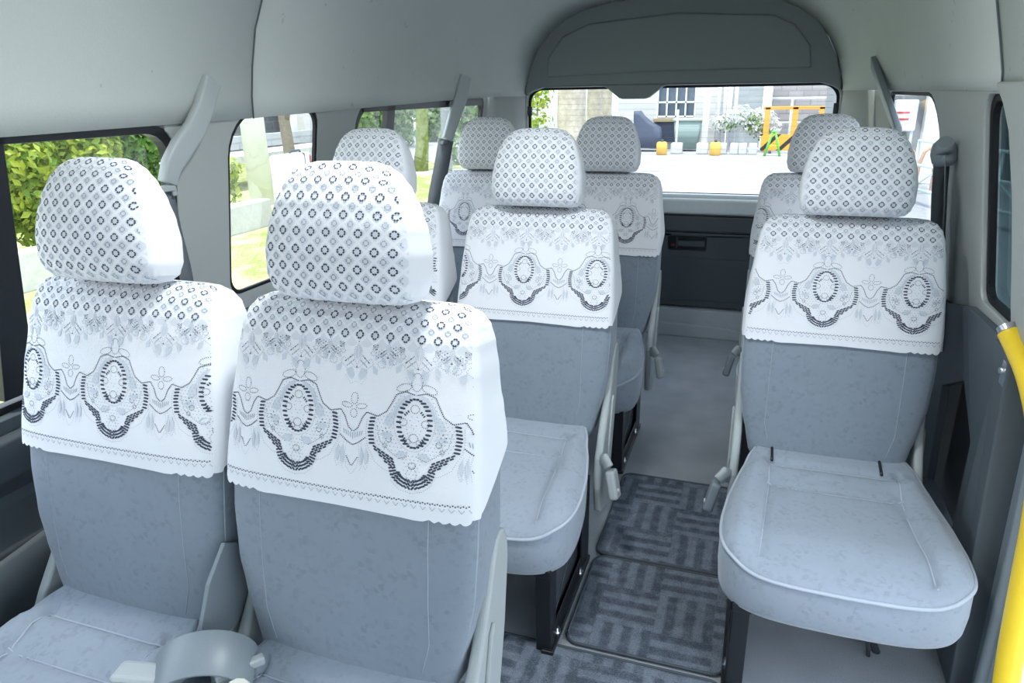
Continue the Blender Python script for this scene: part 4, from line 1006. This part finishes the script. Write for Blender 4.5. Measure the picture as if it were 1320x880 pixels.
# green and yellow trestle
tb = thing('trestle', 'small green and yellow A shaped trestle before the orange barrier', 'trestle', (yp(995, 200, 23.5).x, 23.5, GZ)); q = MB()
for sx_, m in ((-1, 0), (1, 1)): q.tube([(sx_*.22, -.15, 0), (sx_*.04, 0, .70)], .035, 8, 0); q.tube([(sx_*.22, .15, 0), (sx_*.04, 0, .70)], .035, 8, 0)
q.tube([(-.06, 0, .7), (.06, 0, .7)], .04, 8); q.build('leg_frame', plain('green_paint', (.12, .45, .05), .4), tb)
q = MB(); q.tube([(-.14, -.08, .3), (.14, -.08, .3)], .025, 8); q.build('cross_bar', plain('yellow_paint', (.7, .6, .05), .4), tb)
# white planter flowers and blocks
q = MB(); rnd = random.Random(5)
fb = thing('flowering_shrub', 'overgrown white flowering shrub against the building corner', 'shrub', (yp(958, 190, 25.0).x, 24.95, GZ))
for k in range(9): leafblob(q, ((rnd.uniform(-.8, .8)), rnd.uniform(-.2, .3), rnd.uniform(.5, 1.2)), (.38, .3, .3), 160, .14, rnd)
q.build('blossoms', mk_leaf('white_blossom', (.62, .64, .60), (.85, .86, .84)), fb, fixn=False)
q = MB()
for k in range(5): leafblob(q, ((rnd.uniform(-.9, .9)), .1, rnd.uniform(.4, 1.1)), (.4, .3, .3), 60, .14, rnd)
q.build('foliage', LEAF1, fb, fixn=False)
for k, (px, lab) in enumerate([(872, 'grey concrete base block under the white pole near the window'), (905, 'concrete block left of the orange can pair'), (931, 'concrete block immediately right of the amber can'), (946, 'middle concrete block under the white flowers'), (957, 'concrete block at the centre of the flower row'), (970, 'rightmost concrete block under the white flowers')]):
    p_ = yp(px, 196, 24.0); gbox('concrete_block', (p_.x, 24.0, GZ+.17), (.36 if k < 2 else .25, .3, .34), CONC, lab, 'block', 'concrete blocks along the building', bevel=.04)
for k, (px, lab) in enumerate([(853, 'yellow can below the gridded window'), (922, 'amber can beside the white flowering shrub')]):
    p_ = yp(px, 192, 23.5); t = thing('can', lab, 'can', (p_.x, 23.5, GZ), 0, 'yellow cans in the yard'); MB().tube([(0, 0, 0), (0, 0, .02), (0, 0, .36), (0, 0, .40)], [.15, .17, .17, .12], 16).build('body', plain('amber', (.65, .40, .08), .5), t)
    MB().tube([(0, 0, .40), (0, 0, .47)], .05, 10).build('cap', PLD, t)
for px, lab in ((872, 'slim white pole under the window sill'), (908, 'wide pale pole in front of the tiled facade')):
    p_ = yp(px, 180, 24.1); mb = MB(); mb.tube([(0, 0, .345), (0, 0, 1.35 if px < 900 else 1.9)], .035 if px < 900 else .10, 10); o = mb.build('pole', WALLW); o.location = (p_.x, 24.05, GZ); tag(o, lab, 'pole')
# machines/bins below the window
gx = yp(886, 175, 25.2); t = thing('bin', 'greenish waste bin against the tiled facade', 'bin', (gx.x, 25.2, GZ)); q = MB(); q.loft([[(x, y, z) for x, y in rrect(-w_, -.3, w_, .3, .06)] for z, w_ in ((.08, .36), (.95, .44))]); q.build('body', plain('bin_green', (.20, .27, .25), .6), t); q = MB(); q.box((0, 0, 1.0), (.95, .66, .09)); q.build('lid', plain('bin_lid', (.35, .42, .34), .6), t, bevel=.03)
mx = yp(833, 175, 25.0); t = thing('scooter', 'covered dark blue grey motor scooter parked at the building foot', 'scooter', (mx.x, 24.9, GZ)); q = MB()
q.loft([[(x*w_+dx, y*.3, z) for x, y in rrect(-1, -1, 1, 1, .5)] for z, w_, dx in ((.12, .50, 0), (.5, .55, 0), (.78, .48, 0), (.92, .30, -.1), (1.15, .16, -.25), (1.3, .10, -.3))]); q.build('cover', plain('scooter_cover', (.07, .09, .13), .6), t)
# trees and pale bright wall left of the lobe
for k, (px, r, lf, lab) in enumerate([(738, .32, MOSS, 'thickest pale tree trunk at the left of the tailgate window'), (768, .20, MOSS, 'second tree trunk right of the thickest trunk'), (783, .15, BARK, 'thin dark tree trunk beside the hanging tailgate moulding')]):
    y_ = 15+k*2; p_ = yp(px, 130, y_); BK_ = mk_ground('bark_%s' % 'abc'[k], (.30, .27, .20), (.50, .46, .38), 6)
    tree('yard_tree', (p_.x, y_, GZ), 4.5, r, [(.3, 0, 2.45+GZ*0, .35), (-.3, 0, 3.6, .9)] if k else [(-.9, 0, 2.3, .35), (0, 0, 4.2, 1.0)], LEAF2, BK_, lab, n=90, size=.13, seed=k+70, group='trees in the yard')
a0, a1 = yp(693, 120, 20).x, yp(800, 120, 20).x
gbox('boundary_wall', ((a0+a1)/2-1.5, 21, .9), (a1-a0+2.5, .2, 3.1), mk_tiles('pale_block', (.68, .71, .72), (.58, .62, .64), 1.0, .4, 'X'), 'very pale tiled boundary wall behind the yard trees', 'wall')
bush('shrub', (yp(703, 150, 17).x-.2, 17, GZ), [(0, 0, 1.9, .4), (0, 0, 1.2, .4), (-.3, 0, .6, .5)], LEAF2, 'slim bush at the left edge of the tailgate window', size=.15, n=160, seed=90)

# --- right side: grey box buildings, meter, barricades
gbox('grey_shed', (4.75, 17.5, 1.4), (7.0, .3, 4.1), mk_tiles('grey_cladding', (.24, .26, .26), (.17, .19, .19), 2.4, 1.3, 'X', 0), 'grey clad shed wall right of the van', 'building')
gbox('grey_wall', (5.6, 9.5, 1.4), (.2, 13, 4.1), mk_tiles('side_cladding', (.20, .22, .22), (.13, .14, .14), 2.4, 1.3, 'Y', 0), 'long dark grey wall beside the door side of the van', 'building')
def rp_(px, py, y=16.5): return at(px, py, 'y', y)
p_ = rp_(1173, 150); t = thing('meter_box', 'white electric meter box with two red stripes on the shed wall', 'meter box', (p_.x, 17.1, p_.z)); q = MB(); q.box((0, 0, 0), (.42, .3, .62)); q.build('body', WHT, t, bevel=.04, seg=3)
rs_ = plain('red_stripe', (.55, .04, .05), .5)
for zz in (.06, -.07): MB().box((-.06, -.155, zz), (.24, .01, .04)).build('red_stripe', rs_, t)
q = MB(); q.tube([(.16, -.1, -.3), (.16, -.1, -2.2)], .03, 8); q.build('conduit', PLG, t)
gbox('white_pillar', (rp_(1204, 180, 17).x, 17.1, 1.2), (.45, .3, 3.7), WALLW, 'broad white pillar seen past the right belt anchor', 'pillar')
p_ = rp_(1170, 119, 15); q = MB(); q.tube([(p_.x-.6, 15, GZ), (p_.x-.6, 15, p_.z), (p_.x+2.2, 15, p_.z), (p_.x+2.2, 15, GZ)], .07, 10); tag(q.build('pipe_frame', WALLW), 'thick white horizontal pipe at the top of the right window', 'pipe')
for k, (px, lab) in enumerate([(1164, 'left brown hooped barricade beside the shed'), (1189, 'right brown hooped barricade beside the shed')]):
    b0 = at(px, 245, 'z', GZ); t = thing('hoop_barricade', lab, 'barricade', (b0.x, b0.y, GZ), 0, 'hoop barricades'); q = MB()
    q.tube([(-.15, 0, 0), (-.13, 0, .5), (-.08, 0, .72), (0, 0, .80), (.08, 0, .72), (.13, 0, .5), (.15, 0, 0)], .035, 8); q.build('hoop', plain('rusty_orange', (.50, .25, .10), .5), t)
# pale lattice fence lying across the right side
q = MB(); A_ = at(1195, 215, 'z', 0.0); 
fn = thing('steel_barrier', 'pale green steel crowd barrier outside the right side windows', 'barrier', (3.0, 12.6, GZ), R(-74))
for z in (.25, .65, 1.05): q.tube([(-1.6, 0, z), (1.6, 0, z)], .025, 8)
for k in range(5): q.tube([(-1.6+k*.8, 0, .05), (-1.6+k*.8, 0, 1.05)], .02, 8)
q.tube([(-1.6, 0, .25), (0, 0, 1.05)], .02, 8); q.tube([(1.6, 0, .25), (0, 0, 1.05)], .02, 8)
q.build('rails', plain('pale_green_steel', (.50, .62, .58), .5), fn)
